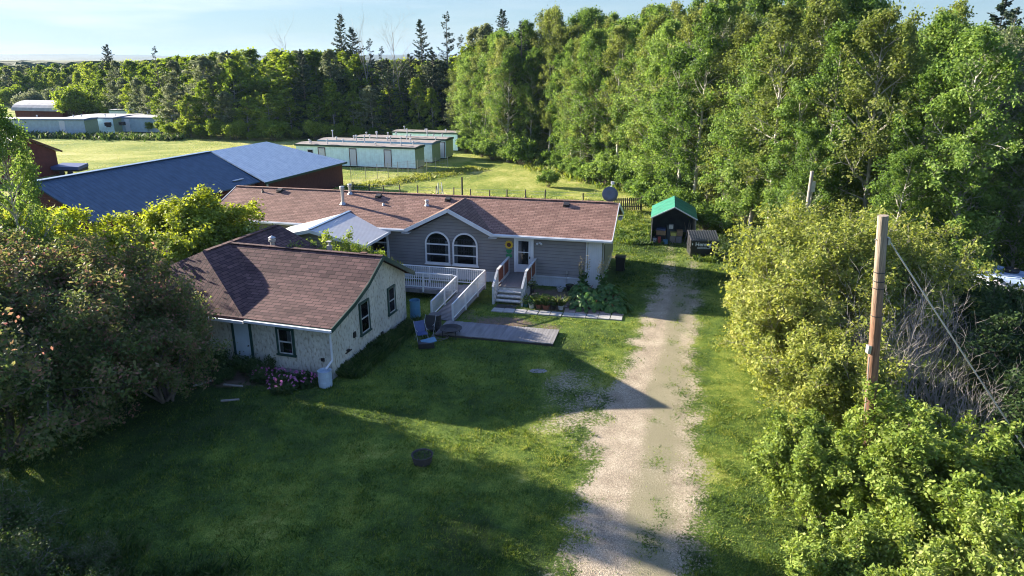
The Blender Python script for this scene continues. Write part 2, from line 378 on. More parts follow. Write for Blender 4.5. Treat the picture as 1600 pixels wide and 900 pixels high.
def glassmat():
    m, n, l, p = nodes('glass')
    n.remove(p)
    tr = n.new('ShaderNodeBsdfTransparent'); tr.inputs[0].default_value = (.8, .82, .85, 1)
    g = n.new('ShaderNodeBsdfGlossy'); g.inputs['Roughness'].default_value = .03
    f = n.new('ShaderNodeFresnel'); f.inputs[0].default_value = 1.5
    mx = n.new('ShaderNodeMixShader'); l.new(f.outputs[0], mx.inputs[0]); l.new(tr.outputs[0], mx.inputs[1]); l.new(g.outputs[0], mx.inputs[2])
    l.new(mx.outputs[0], n['Material Output'].inputs[0])
    return m
M['glass'] = glassmat()

# ------------------------------------------------------------ ground
DRV = np.array([(8, -.2, 4.6), (12, .5, 4.95), (15.3, 1.2, 5.1), (20, 2.1, 6.2), (24.5, 3.3, 7.3), (31.7, 5.75, 9.0), (36, 7.2, 10.2), (42, 9.0, 11.7), (46, 10.3, 12.7), (49.6, 11.1, 13.2), (52, 11.6, 13.4)])
def drive(x, y):
    """returns signed 'inside' of the track (m), and the position across it 0..1"""
    xl = np.interp(y, DRV[:, 0], DRV[:, 1]); xr = np.interp(y, DRV[:, 0], DRV[:, 2])-.22; xl = xl+.18
    e = np.minimum(x-xl, xr-x); u = (x-xl)/(xr-xl)
    return e, u
def gravel(x, y):
    e, u = drive(x, y)
    n = fbm(x*1.3, y*1.3, 5)-.5
    g = np.clip((e+n*1.7)/1.3+.42, 0, 1)
    # middle strip: sparse grass, nearly closed in the far part
    mid = np.exp(-((u-.66)/.17)**2)
    g = g*(1-np.clip(mid*(.20+1.3*n), 0, .5))
    far = np.clip((y-38)/9, 0, 1)
    g = g*(1-far*np.exp(-((u-.5)/.24)**2)*.95)*(1-.35*far)
    # turning patch on the left
    d = ((x-2.5-(y-25)*.2)/1.9)**2+((y-25.4)/3.9)**2
    g2 = np.clip((1-d)*.9+n*2.0, 0, 1)*.56
    return np.clip(np.maximum(g, g2), 0, 1)
def in_house(x, y):
    a = R(-13.2); u = (math.cos(a), math.sin(a)); dx, dy = x-5.5, y-39.5
    s = dx*u[0]+dy*u[1]; t = -dx*u[1]+dy*u[0]
    return (s > -26.5) & (s < .3) & (t > 0) & (t < 7.4), s, t
def in_cottage(x, y):
    a = R(-17); u = (math.cos(a), math.sin(a)); dx, dy = x+7.6, y-27.3
    s = dx*u[0]+dy*u[1]; t = -dx*u[1]+dy*u[0]
    return (s > -12.3) & (s < .1) & (t > -.1) & (t < 7.4), s, t
def bare(x, y):
    """trodden or dug soil 0..1"""
    _, s, t = in_house(x, y)
    n = fbm(x*.9+31, y*.9+7, 4)-.5
    b1 = np.clip(1.2-((s+2.6)/3.6)**2-((t+2.4)/2.3)**2+n*1.2, 0, 1)       # flower bed by the steps
    b2 = np.clip(.9-((s+4.6)/3.4)**2-((t+6.6)/1.3)**2+n*1.6, 0, 1)       # dirt round the walk
    b3 = np.clip(.8-((s+7.2)/1.6)**2-((t+3.8)/3.0)**2+n*1.2, 0, 1)*.7
    _, s2, t2 = in_cottage(x, y)
    b4 = np.clip(1.0-((s2+5.5)/5.0)**2-((t2+1.1)/1.2)**2+n, 0, 1)
    b5 = np.clip(.45-((x+.4)/2.4)**2-((y-29.6)/.9)**2+n*1.5, 0, 1)*.6
    b6 = np.clip(.5-((x-7.6)/2.2)**2-((y-47)/.8)**2+n*1.4, 0, 1)
    return np.clip(np.maximum.reduce([b1, b2, b3, b4, b5, b6]), 0, 1)
def dryness(x, y):
    n = fbm(x*.14, y*.14, 5); n2 = fbm(x*.7+5, y*.7+50, 4)
    d = .20+.7*(n-.5)+.55*(n2-.5)+.5*np.clip(fbm(x*.45+70, y*.45+20, 4)-.6, 0, 1)*2.2
    d = d + np.clip((y-50)/10, 0, 1)*.42
    d = d + np.clip((x-np.interp(y, DRV[:, 0], DRV[:, 2]))*2, 0, 1)*np.where(y < 52, .09, 0)
    st = np.sin((x*.97+y*.22)*2*math.pi/1.1)          # mower passes
    d = d + st*.03*np.clip((36-y)/5, 0, 1)
    st2 = np.sin((y*.97-x*.1)*2*math.pi/2.2+6*n)
    d = d + st2*.07*np.clip((y-58)/5, 0, 1)*np.clip((110-y)/10, 0, 1)
    return np.clip(d, 0, 1)

def axis(segs):
    out = [segs[0][0]]
    for a, b, st in segs:
        k = max(1, int(round((b-a)/st))); out += list(np.linspace(a, b, k+1)[1:])
    return np.array(out)
gx = axis([(-6000, -600, 600), (-600, -160, 20), (-160, -40, 3), (-40, -20, .8), (-20, 20, .3), (20, 40, .8), (40, 160, 3), (160, 600, 20), (600, 6000, 600)])
gy = axis([(-60, 6, 3), (6, 45, .3), (45, 70, .5), (70, 150, 1.5), (150, 400, 8), (400, 1000, 60), (1000, 7000, 600)])
X, Y = np.meshgrid(gx, gy)
nx, ny = len(gx), len(gy)
Z = np.zeros_like(X)
near = (np.abs(X) < 160) & (Y < 200)
Z = np.where(near & (Y > 62), (fbm(X*.35, Y*.35, 3)-.5)*.05, 0)
ih, hs_, ht_ = in_house(X, Y)
Z = Z-.001
def grid_mesh(name, X, Y, Z, keep=None):
    ny_, nx_ = X.shape
    co = np.stack([X.ravel(), Y.ravel(), Z.ravel()], 1).astype(np.float32)
    i = np.arange((ny_-1)*(nx_-1)); r = i//(nx_-1); c = i % (nx_-1); a = r*nx_+c
    F = np.stack([a, a+1, a+1+nx_, a+nx_], 1)
    if keep is not None: F = F[keep[:-1, :-1].ravel() | keep[1:, 1:].ravel()]
    me = bpy.data.meshes.new(name)
    me.vertices.add(len(co)); me.vertices.foreach_set('co', co.ravel())
    me.loops.add(F.size); me.loops.foreach_set('vertex_index', F.ravel().astype(np.int32))
    me.polygons.add(len(F)); me.polygons.foreach_set('loop_start', np.arange(0, F.size, 4, dtype=np.int32))
    me.polygons.foreach_set('use_smooth', np.ones(len(F), bool))
    me.update(); me.validate()
    return me
def attr(me, name, arr):
    a = me.attributes.new(name, 'FLOAT', 'POINT'); a.data.foreach_set('value', arr.ravel().astype(np.float32))

def grassnodes(n, l, tcv):
    """returns the colour socket of the grassy ground"""
    ad = n.new('ShaderNodeAttribute'); ad.attribute_name = 'dry'
    z = n.new('ShaderNodeTexNoise'); z.inputs['Scale'].default_value = 2.2; z.inputs['Detail'].default_value = 9; z.inputs['Roughness'].default_value = .75; l.new(tcv, z.inputs['Vector'])
    z2 = n.new('ShaderNodeTexNoise'); z2.inputs['Scale'].default_value = 26; z2.inputs['Detail'].default_value = 4; l.new(tcv, z2.inputs['Vector'])
    m1 = n.new('ShaderNodeMath'); m1.operation = 'MULTIPLY_ADD'; m1.inputs[1].default_value = 1.15; m1.inputs[2].default_value = -.575; l.new(z.outputs[0], m1.inputs[0])
    m2 = n.new('ShaderNodeMath'); m2.operation = 'MULTIPLY_ADD'; m2.inputs[1].default_value = 1.3; m2.inputs[2].default_value = -.65; l.new(z2.outputs[0], m2.inputs[0])
    s1 = n.new('ShaderNodeMath'); l.new(ad.outputs['Fac'], s1.inputs[0]); l.new(m1.outputs[0], s1.inputs[1])
    s2 = n.new('ShaderNodeMath'); s2.use_clamp = True; l.new(s1.outputs[0], s2.inputs[0]); l.new(m2.outputs[0], s2.inputs[1])
    r = n.new('ShaderNodeValToRGB'); e = r.color_ramp.elements
    e[0].position = 0; e[0].color = (.036,.055,.016, 1); e[1].position = 1; e[1].color = (.48,.44,.20, 1)
    for pz, cc in ((.25, (.068,.115,.022)), (.5, (.155,.21,.030)), (.75, (.33,.33,.08))):
        q = e.new(pz); q.color = (*cc, 1)
    l.new(s2.outputs[0], r.inputs[0])
    return r.outputs[0], z2.outputs[0]

def groundmat():
    m, n, l, p = nodes('ground_grass')
    t = n.new('ShaderNodeTexCoord'); tcv = t.outputs['Object']
    g, hz = grassnodes(n, l, tcv)
    ab = n.new('ShaderNodeAttribute'); ab.attribute_name = 'bare'
    z = n.new('ShaderNodeTexNoise'); z.inputs['Scale'].default_value = 5; z.inputs['Detail'].default_value = 8; z.inputs['Roughness'].default_value = .7; l.new(tcv, z.inputs['Vector'])
    mm = n.new('ShaderNodeMath'); mm.operation = 'MULTIPLY_ADD'; mm.inputs[1].default_value = 1.6; mm.inputs[2].default_value = -.8; l.new(z.outputs[0], mm.inputs[0])
    s = n.new('ShaderNodeMath'); l.new(ab.outputs['Fac'], s.inputs[0]); l.new(mm.outputs[0], s.inputs[1])
    st = n.new('ShaderNodeMapRange'); st.inputs[1].default_value = .35; st.inputs[2].default_value = .75; l.new(s.outputs[0], st.inputs[0])
    rs = n.new('ShaderNodeValToRGB'); rs.color_ramp.elements[0].color = (.09,.06,.045,1); rs.color_ramp.elements[1].color = (.24,.18,.13,1); l.new(z.outputs[0], rs.inputs[0])
    mx = n.new('ShaderNodeMixRGB'); l.new(st.outputs[0], mx.inputs[0]); l.new(g, mx.inputs[1]); l.new(rs.outputs[0], mx.inputs[2])
    l.new(mx.outputs[0], p.inputs['Base Color']); p.inputs['Roughness'].default_value = .95; p.inputs['Specular IOR Level'].default_value = .1
    b = n.new('ShaderNodeBump'); b.inputs['Strength'].default_value = .8; b.inputs['Distance'].default_value = .06; l.new(hz, b.inputs['Height']); l.new(b.outputs[0], p.inputs['Normal'])
    return m
def drivemat():
    m, n, l, p = nodes('driveway_gravel')
    t = n.new('ShaderNodeTexCoord'); tcv = t.outputs['Object']
    g, hz = grassnodes(n, l, tcv)
    ag = n.new('ShaderNodeAttribute'); ag.attribute_name = 'gravel'
    z = n.new('ShaderNodeTexNoise'); z.inputs['Scale'].default_value = 9; z.inputs['Detail'].default_value = 8; z.inputs['Roughness'].default_value = .75; l.new(tcv, z.inputs['Vector'])
    zb = n.new('ShaderNodeTexNoise'); zb.inputs['Scale'].default_value = 1.0; zb.inputs['Detail'].default_value = 6; l.new(tcv, zb.inputs['Vector'])
    zf = n.new('ShaderNodeTexVoronoi'); zf.inputs['Scale'].default_value = 38; l.new(tcv, zf.inputs['Vector'])
    mm = n.new('ShaderNodeMath'); mm.operation = 'MULTIPLY_ADD'; mm.inputs[1].default_value = 3.0; mm.inputs[2].default_value = -1.5; l.new(z.outputs[0], mm.inputs[0])
    s = n.new('ShaderNodeMath'); l.new(ag.outputs['Fac'], s.inputs[0]); l.new(mm.outputs[0], s.inputs[1])
    st = n.new('ShaderNodeMapRange'); st.inputs[1].default_value = .33; st.inputs[2].default_value = .62; l.new(s.outputs[0], st.inputs[0])
    r = n.new('ShaderNodeValToRGB'); e = r.color_ramp.elements
    e[0].position = .25; e[0].color = (.20,.16,.12,1); e[1].position = .75; e[1].color = (.58,.49,.375,1); q = e.new(.5); q.color = (.33,.275,.20,1)
    sm = n.new('ShaderNodeMixRGB'); sm.inputs[0].default_value = .45; l.new(zb.outputs[0], sm.inputs[1]); l.new(zf.outputs['Color'], sm.inputs[2])
    l.new(sm.outputs[0], r.inputs[0])
    am = n.new('ShaderNodeAttribute'); am.attribute_name = 'moss'
    zm = n.new('ShaderNodeTexNoise'); zm.inputs['Scale'].default_value = 14; zm.inputs['Detail'].default_value = 5; zm.inputs['Roughness'].default_value = .8; l.new(tcv, zm.inputs['Vector'])
    m3 = n.new('ShaderNodeMath'); m3.operation = 'MULTIPLY_ADD'; m3.inputs[1].default_value = 2.6; m3.inputs[2].default_value = -1.3; l.new(zm.outputs[0], m3.inputs[0])
    s3 = n.new('ShaderNodeMath'); l.new(am.outputs['Fac'], s3.inputs[0]); l.new(m3.outputs[0], s3.inputs[1])
    r3 = n.new('ShaderNodeMapRange'); r3.inputs[1].default_value = .35; r3.inputs[2].default_value = .85; r3.inputs[4].default_value = .85; l.new(s3.outputs[0], r3.inputs[0])
    mm2 = n.new('ShaderNodeMixRGB'); mm2.inputs[2].default_value = (.235, .215, .135, 1); l.new(r3.outputs[0], mm2.inputs[0]); l.new(r.outputs[0], mm2.inputs[1])
    mx = n.new('ShaderNodeMixRGB'); l.new(st.outputs[0], mx.inputs[0]); l.new(g, mx.inputs[1]); l.new(mm2.outputs[0], mx.inputs[2])
    l.new(mx.outputs[0], p.inputs['Base Color']); p.inputs['Roughness'].default_value = .95; p.inputs['Specular IOR Level'].default_value = .1
    b = n.new('ShaderNodeBump'); b.inputs['Strength'].default_value = .8; b.inputs['Distance'].default_value = .035
    ah = n.new('ShaderNodeMath'); l.new(zf.outputs['Distance'], ah.inputs[0]); l.new(z.outputs[0], ah.inputs[1])
    l.new(ah.outputs[0], b.inputs['Height']); l.new(b.outputs[0], p.inputs['Normal'])
    return m

me = grid_mesh('ground', X, Y, Z)
attr(me, 'dry', dryness(X, Y)); attr(me, 'bare', bare(X, Y))
me.materials.append(groundmat())
ground = link(bpy.data.objects.new('ground', me)); tag(ground, kind='structure')

dxs = np.arange(-2.5, 14.5, .11); dys = np.arange(6, 52, .13)
DX, DY = np.meshgrid(dxs, dys)
G = gravel(DX, DY)
DZ = np.full_like(DX, .004)
me = grid_mesh('driveway', DX, DY, DZ, keep=G > .04)
attr(me, 'dry', dryness(DX, DY)+.06); attr(me, 'gravel', G)
_u = drive(DX, DY)[1]; _n = fbm(DX*1.1+3, DY*.5+9, 4)-.5
attr(me, 'moss', np.clip(np.exp(-((_u-.66)/.22)**2)*1.05+_n*1.3+.15, 0, 1)*np.clip(1.25-np.exp(-((_u-.27)/.16)**2)*1.2, 0, 1))
me.materials.append(drivemat())
drv = link(bpy.data.objects.new('driveway', me)); tag(drv, kind='structure')

# ------------------------------------------------------------ leaves and plants
def quads_mesh(name, P4, rnd, mat):
    """P4: (N,4,3) corners, one little face each"""
    N = len(P4); me = bpy.data.meshes.new(name)
    me.vertices.add(N*4); me.vertices.foreach_set('co', P4.astype(np.float32).ravel())
    me.loops.add(N*4); me.loops.foreach_set('vertex_index', np.arange(N*4, dtype=np.int32))
    me.polygons.add(N); me.polygons.foreach_set('loop_start', np.arange(0, N*4, 4, dtype=np.int32))
    me.update()
    a = me.attributes.new('rnd', 'FLOAT', 'FACE'); a.data.foreach_set('value', rnd.astype(np.float32))
    me.materials.append(mat)
    return me
def unit(a): return a/np.maximum(1e-9, np.linalg.norm(a, axis=-1, keepdims=True))
def leaves(name, C, size, mat, rs, ctr=None, up=.5, outw=.5, aspect=.62, cl=None, droop=0.0):
    N = len(C)
    n = rs.normal(size=(N, 3)); n = unit(n)
    n[:, 2] += up
    if ctr is not None: n += outw*unit(C-ctr)
    n = unit(n)
    t = rs.normal(size=(N, 3)); t[:, 2] -= droop; t = unit(t-n*np.sum(t*n, 1, keepdims=True)); b = np.cross(n, t)
    s = size*rs.uniform(.5, 1.5, (N, 1))
    P4 = np.stack([C-t*s*.5, C+b*s*aspect*.5-t*s*.05, C+t*s*.5, C-b*s*aspect*.5-t*s*.05], 1)
    rnd = rs.rand(N)*.5+(cl if cl is not None else rs.rand(N))*.5
    return quads_mesh(name, P4, rnd, mat)
def tubes_mesh(name, segs, mat, k=5):
    S = np.array(segs, float)          # N x 8: p0 p1 r0 r1
    a, b, r0, r1 = S[:, :3], S[:, 3:6], S[:, 6:7], S[:, 7:8]
    d = unit(b-a); up = np.where(np.abs(d[:, 2:3]) < .9, np.array([[0, 0, 1.]]), np.array([[1., 0, 0]]))
    x = unit(np.cross(d, up)); y = np.cross(d, x)
    vs = []
    for c, r in ((a, r0), (b, r1)):
        for i in range(k):
            an = 2*math.pi*i/k; vs.append(c+(x*math.cos(an)+y*math.sin(an))*r)
    V = np.stack(vs, 1).reshape(-1, 3); N = len(S)
    base = (np.arange(N)*2*k)[:, None, None]
    F = np.array([[i, (i+1) % k, k+(i+1) % k, k+i] for i in range(k)])[None]
    F = (base+F).reshape(-1, 4)
    me = bpy.data.meshes.new(name)
    me.vertices.add(len(V)); me.vertices.foreach_set('co', V.astype(np.float32).ravel())
    me.loops.add(F.size); me.loops.foreach_set('vertex_index', F.ravel().astype(np.int32))
    me.polygons.add(len(F)); me.polygons.foreach_set('loop_start', np.arange(0, F.size, 4, dtype=np.int32))
    me.polygons.foreach_set('use_smooth', np.ones(len(F), bool))
    me.update(); me.materials.append(mat)
    return me
def rv(rnd): return np.array([rnd.gauss(0, 1), rnd.gauss(0, 1), rnd.gauss(0, 1)])
def nrm(v): return v/max(1e-9, math.sqrt(float(v @ v)))
def grow(segs, tips, p, d, L, r, lev, spec, rnd):
    """spec[lev] = (n_children, angle spread, length ratio, upward pull, wander, start fraction)"""
    nseg = 4 if lev == 0 else 3
    nch, ang, lr, upw, wan, st = spec[lev]
    pts = [p]; dirs = [d]
    for i in range(nseg):
        d = nrm(d+rv(rnd)*wan+np.array([0, 0, upw])); q = p+d*L/nseg
        ra = r*(1-.75*i/nseg); rb = r*(1-.75*(i+1)/nseg)
        segs.append((*p, *q, ra, rb)); p = q; pts.append(p); dirs.append(d)
    if lev == len(spec)-1:
        tips.append((pts[0], pts[-1], pts[1], L)); return
    for c in range(nch):
        f = st+(1-st)*(c+rnd.random())/nch; f = min(f, .99)
        i = int(f*nseg); q = pts[i]+(pts[i+1]-pts[i])*(f*nseg-i)
        dd = dirs[i+1]; s = nrm(np.cross(dd, rv(rnd)))
        nd = nrm(dd*math.cos(ang)+s*math.sin(ang)*(1+.3*rnd.gauss(0, 1)))
        grow(segs, tips, q, nd, L*lr*(1.15-.5*f)*rnd.uniform(.7, 1.2), max(.006, r*(1-.75*f)*.6), lev+1, spec, rnd)
    tips.append((pts[-2], pts[-1], pts[-1], L*.3))
def tipleaves(tips, per, sig, rs, zmin=None):
    A = np.array([t[0] for t in tips]); B = np.array([t[1] for t in tips]); n = len(tips)
    idx = np.repeat(np.arange(n), per)
    f = rs.rand(len(idx), 1)**.8
    C = A[idx]+(B[idx]-A[idx])*f*1.08+rs.normal(size=(len(idx), 3))*sig
    cl = rs.rand(n)[idx]
    if zmin is not None:
        k = C[:, 2] > zmin; C = C[k]; cl = cl[k]
    return C, cl

def aspen(seed, h, rad, clear, nl, mat, size=.24, per=10, dens=1.0, wood='bark_aspen', narrow=1.0, sig=.18):
    rnd = random.Random(seed); rs = np.random.RandomState(seed)
    segs, tips = [], []
    p = np.array([0., 0, 0]); lean = rv(rnd)*.03; N = 9; pts = [p]
    for i in range(N):
        q = p+np.array([lean[0]*h/N+rnd.gauss(0, .05), lean[1]*h/N+rnd.gauss(0, .05), h/N])
        r0 = h*.0125*(1-i/N*.92); r1 = h*.0125*(1-(i+1)/N*.92)
        segs.append((*p, *q, r0, r1)); p = q; pts.append(p)
    pts = np.array(pts)
    az0 = rnd.random()*6.3
    for k in range(nl):
        f = clear+(1-clear)*((k+rnd.random())/nl)
        z = f*h; i = min(N-1, int(f*N)); q = pts[i]+(pts[i+1]-pts[i])*(f*N-i)
        g = (f-clear)/(1-clear)
        prof = min(1, .62+g*1.1)*math.sqrt(max(.05, 1-g**3.2))
        L = rad*prof*rnd.uniform(.6, 1.25)+.25
        az = az0+k*2.4+rnd.gauss(0, .4); el = R(rnd.uniform(5, 38)+38*g*g)
        d = np.array([math.cos(az)*math.cos(el), math.sin(az)*math.cos(el), math.sin(el)])
        grow(segs, tips, q, d, L, max(.012, L*.018), 0, [(5, .75, .5, .06, .16, .25), (2, .7, .55, .05, .2, .3), (0, 0, 0, .02, .2, 0)], rnd)
    C, cl = tipleaves(tips, per, sig, rs)
    ctr = np.stack([np.zeros(len(C)), np.zeros(len(C)), np.clip(C[:, 2]-.6, 0, h*.8)], 1)
    lm = leaves('crown', C, size, mat, rs, ctr, .45, .5, .8, cl)
    tm = tubes_mesh('trunk', segs, M[wood], 5)
    return tm, lm
def spruce(seed, h, rad, clear=.05, dens=1.0, nb=120, sparse=.0):
    rad = rad*1.6
    rnd = random.Random(seed); rs = np.random.RandomState(seed)
    segs = [(0, 0, 0, 0, 0, h*.5, h*.012, h*.008), (0, 0, h*.5, 0, 0, h, h*.008, .015)]
    C = []; D = []
    for k in range(nb):
        f = clear+(1-clear)*(k+rnd.random())/nb
        L = rad*(1-f)**.72*rnd.uniform(.6, 1.2)+.15
        if rnd.random() < sparse: continue
        az = rnd.random()*6.283; e0 = R(rnd.uniform(-18, 8)+30*f)
        p = np.array([0, 0, f*h]); d = np.array([math.cos(az)*math.cos(e0), math.sin(az)*math.cos(e0), math.sin(e0)])
        n = 4
        for i in range(n):
            d = nrm(d+np.array([0, 0, -.10+.12*i])); q = p+d*L/n
            segs.append((*p, *q, .035*(1-i/n)*(.3+1-f), .03*(1-(i+1)/n)*(.3+1-f)+.004))
            m = int(9*dens*(.5+L/rad))
            for _ in range(m):
                u = rnd.random(); c = p+(q-p)*u+rv(rnd)*.06
                sd_ = nrm(np.cross(d, np.array([0, 0, 1])))*rnd.choice((-1, 1))
                dd = nrm(d*.7+sd_*rnd.uniform(.2, .9)+np.array([0, 0, rnd.uniform(-.75, -.05)]))
                C.append(c); D.append(dd*rnd.uniform(.3, .65)*(.6+.5*(1-f)))
            p = q
    C = np.array(C); D = np.array(D); t = D; b = unit(np.cross(unit(D), rs.normal(size=D.shape)))*.085
    P4 = np.stack([C-b*.4, C+t*.6-b, C+t, C+t*.6+b], 1)
    return tubes_mesh('trunk', segs, M['bark'], 5), quads_mesh('crown', P4, rs.rand(len(C)), M['needle'])
def shrub(seed, rad, h, nst, spec, mat, size, per, sig, wood='bark', zmin=.15, lean=.9, up=.5, fill=0, flat=1.0, droop=0.0, r0=.05, outw=.45, leafless=0.0, aspect=.5):
    rnd = random.Random(seed); rs = np.random.RandomState(seed)
    segs, tips = [], []
    for k in range(nst):
        az = 6.283*(k+rnd.random()*.8)/nst; tl = rnd.uniform(.1, lean)
        hh = h*rnd.uniform(.75, 1.0)
        tx = rad*math.sin(tl)*1.05; d = nrm(np.array([math.cos(az)*tx, math.sin(az)*tx*flat, hh]))
        L = math.hypot(tx, hh)*.72
        b = np.array([math.cos(az)*rad*.12*rnd.random(), math.sin(az)*rad*.12*rnd.random(), 0])
        grow(segs, tips, b, d, L, r0*rnd.uniform(.6, 1.1), 0, spec, rnd)
    segs = [s for s in segs if s[2] > -.05 and s[5] > -.2]
    if leafless: tips = [t for t in tips if rnd.random() > leafless]
    C, cl = tipleaves(tips, per, sig, rs, zmin)
    k = C[:, 2] > zmin; C = C[k]; cl = cl[k]
    lm = leaves('crown', C, size, mat, rs, np.array([[0, 0, h*.35]]), up, outw, aspect, cl, droop)
    return tubes_mesh('trunk', segs, M[wood], 5), lm
def plant(name, tm, lm, label, cat, loc, rz=0.0, s=1.0, group=None, sz=None, names=('trunk', 'crown')):
    o = bpy.data.objects.new(name, None); link(o); o.location = loc; o.rotation_euler = (0, 0, rz); o.scale = (s, s, sz or s)
    tag(o, label, cat, group)
    if tm: link(bpy.data.objects.new(names[0], tm), o)
    if lm: link(bpy.data.objects.new(names[1], lm), o)
    return o

rnd = random.Random(11)
ASPH = (15, 16, 14, 15.5, 13, 15, 14.5)
ASP = [aspen(100+i, h, r_, cl_, n_, M[mt], .142, int(pr*1.4), sig=sg2) for i, (h, r_, cl_, n_, mt, pr, sg2) in enumerate(((15, 2.5, .12, 62, 'leaf_aspen', 21, .17), (16, 2.2, .2, 52, 'leaf_aspen', 21, .15), (14, 3.1, .06, 60, 'leaf_aspen', 22, .18), (15.5, 2.6, .30, 46, 'leaf_olive', 17, .14), (13, 2.3, .03, 56, 'leaf_aspen', 21, .17), (15, 3.3, .10, 50, 'leaf_olive', 22, .2), (14.5, 2.6, .34, 34, 'leaf_pale', 10, .12)))]
FAR = [aspen(200+i, h, r_, cl_, n_, M[mt], .30, 10) for i, (h, r_, cl_, n_, mt) in enumerate(((13, 2.4, .04, 46, 'leaf_far'), (14, 2.1, .08, 46, 'leaf_far'), (12, 2.8, .02, 46, 'leaf_far'), (13, 2.2, .05, 42, 'leaf_pale'), (14, 2.0, .1, 36, 'leaf_pale')))]
SPR = [spruce(1, 20, 2.5, .1, 1.0, 150, .08), spruce(2, 20, 2.2, .1, .8, 110, .25), spruce(3, 17, 3.0, .04, 1.2, 150, .0)]
def deadtree(seed, h):
    rnd_ = random.Random(seed); segs, tips = [], []
    grow(segs, tips, np.array([0., 0, 0]), np.array([0., 0, 1]), h, h*.006, 0, [(9, .6, .35, .05, .07, .4), (5, .6, .5, .06, .15, .2), (3, .6, .5, .05, .2, .2), (0, 0, 0, 0, .2, 0)], rnd_)
    return tubes_mesh('trunk', segs, M['bark_grey'], 4)
DEAD = [deadtree(5, 16), deadtree(6, 15)]

def pix_x(x, y):
    return 800+1100*x/(y*math.cos(PITCH)+CAMH*math.sin(PITCH))
def landmark(px, table):
    for lim, txt in table:
        if px < lim: return txt
    return table[-1][1]
RIGHT_MARKS = [(700, 'behind the farthest teal cabin'), (760, 'just right of the teal cabins'), (820, 'above the front door of the house'), (880, 'above the red-brown roof'),
    (940, 'left of the satellite dish'), (990, 'above the picket fence'), (1040, 'left above the green shelter'), (1090, 'right behind the green shelter'), (1150, 'behind the black dumpster'),
    (1210, 'behind the willow bushes'), (1280, 'around the slim grey pole'), (1350, 'right of the slim grey pole'), (1420, 'straight above the utility pole'), (1490, 'just right of the utility pole top'), (1550, 'above the dead brush'), (9999, 'above the camper')]
LEFT_MARKS = [(60, 'above the rounded silver roof'), (130, 'behind the round dark bush'), (200, 'around the lone broad spruce'), (260, 'behind the grey cabins'), (330, 'right of the grey cabins'),
    (400, 'above the pale grey barn roof'), (460, 'left of the first teal cabin'), (520, 'behind the left teal cabin'), (570, 'below the two spruces standing together'), (620, 'below the bare dead trees'), (680, 'below the thin dark spruce'), (9999, 'below the tallest sparse spruce')]
ORD = ['first', 'second', 'third', 'fourth', 'fifth', 'sixth', 'seventh', 'eighth', 'ninth', 'tenth', 'eleventh', 'twelfth']
def ordinal_labels(rows, single, group):
    sets = {}
    for o, kind, mark, px in rows: sets.setdefault((kind, mark), []).append((px, o))
    for (kind, mark), L in sets.items():
        L.sort(key=lambda q: q[0])
        for i, (px, o) in enumerate(L):
            if len(L) == 1: o['label'] = '%s %s %s' % (kind, single, mark)
            else: o['label'] = '%s from left of the %s %ss %s' % (ORD[i] if i < 12 else 'thirteenth', kind, single, mark)
            o['group'] = group
def cap(px, table, y, jit):
    ty = float(np.interp(px, [t[0] for t in table], [t[1] for t in table]))+jit
    c_, s_ = math.cos(PITCH), math.sin(PITCH)
    dn = (ty-450)*c_+1100*s_; fw = 1100*c_-(ty-450)*s_
    return CAMH-dn*y/fw
SKYLINE = [(0, 101), (60, 99), (150, 97), (250, 94), (320, 88), (400, 80), (500, 78), (560, 80), (600, 92), (650, 96), (690, 94), (735, 84), (760, 60), (800, 40), (850, 28), (900, 20), (950, 24), (985, 28), (1010, 18), (1050, 6), (1100, -4), (1200, -10), (1320, -10), (1345, 62), (1400, 55), (1430, 22), (1455, 60), (1500, 68), (1550, 64), (1600, 62), (2200, 50)]
def nearest_ok(pts, x, y, d):
    return all((x-a)**2+(y-b)**2 > d*d for a, b in pts)
# right forest: outline of its edge (y -> x)
EDGE = [(34, 24.5), (38, 22.5), (42, 20.0), (46, 17.6), (50, 17.2), (54, 16.2), (58, 13.8), (62, 13.5), (68, 13.2), (72, 13.0), (78, 9.0), (88, 5.2), (94, -1.0), (102, -5.0), (112, -9)]
def edge_x(y): return float(np.interp(y, [e[0] for e in EDGE], [e[1] for e in EDGE]))
pts = []
tries = 0
y_ = 36.0
for y_ in np.arange(37, 112, 2.3):        # the front row follows the edge closely
    pts.append((edge_x(y_)+rnd.uniform(.6, 1.6), y_+rnd.uniform(-.4, .4)))
front = len(pts); rowsA = []; rowsP = []; rowsS = []
while tries < 6000 and len(pts) < 205:
    tries += 1
    y = rnd.uniform(33, 112); ex = edge_x(y); x = ex+rnd.uniform(2, 34)**1.0
    if x > .80*y+6: continue
    d = 3.0 if x-ex < 12 else 4.2
    if y < 40 and x < 28: continue
    if nearest_ok(pts, x, y, d): pts.append((x, y))
for i, (x, y) in enumerate(pts):
    tm, lm = ASP[rnd.choice((0, 1, 2, 3, 4, 5, 0, 2, 5, 6))] if i >= front else ASP[(0, 2, 5, 1, 4, 3)[i % 6]]
    hgt = 1.12 if x > 14 and y < 75 else 1.0
    if y > 60: hgt = 1.2
    s = hgt*rnd.uniform(.86, 1.08)*(.85 if i < front else 1)
    px_ = pix_x(x, y); hh = ASPH[[q[0] for q in ASP].index(tm)]
    s = min(s, cap(px_, SKYLINE, y, abs(rnd.gauss(0, 9)))/hh)
    o = plant('aspen_tree', tm, lm, 'leafy aspen of the woods', 'tree', (x, y, -.05), rnd.random()*6.28, s)
    wq = rnd.uniform(.8, 1.15); o.scale = (s*wq, s*wq, s)
    rowsA.append((o, 'front leafy' if i < front else ('second-rank leafy' if x-edge_x(y) < 9 else 'deeper leafy'), landmark(px_, RIGHT_MARKS), px_))
ordinal_labels(rowsA, 'aspen', 'aspens of the woods')
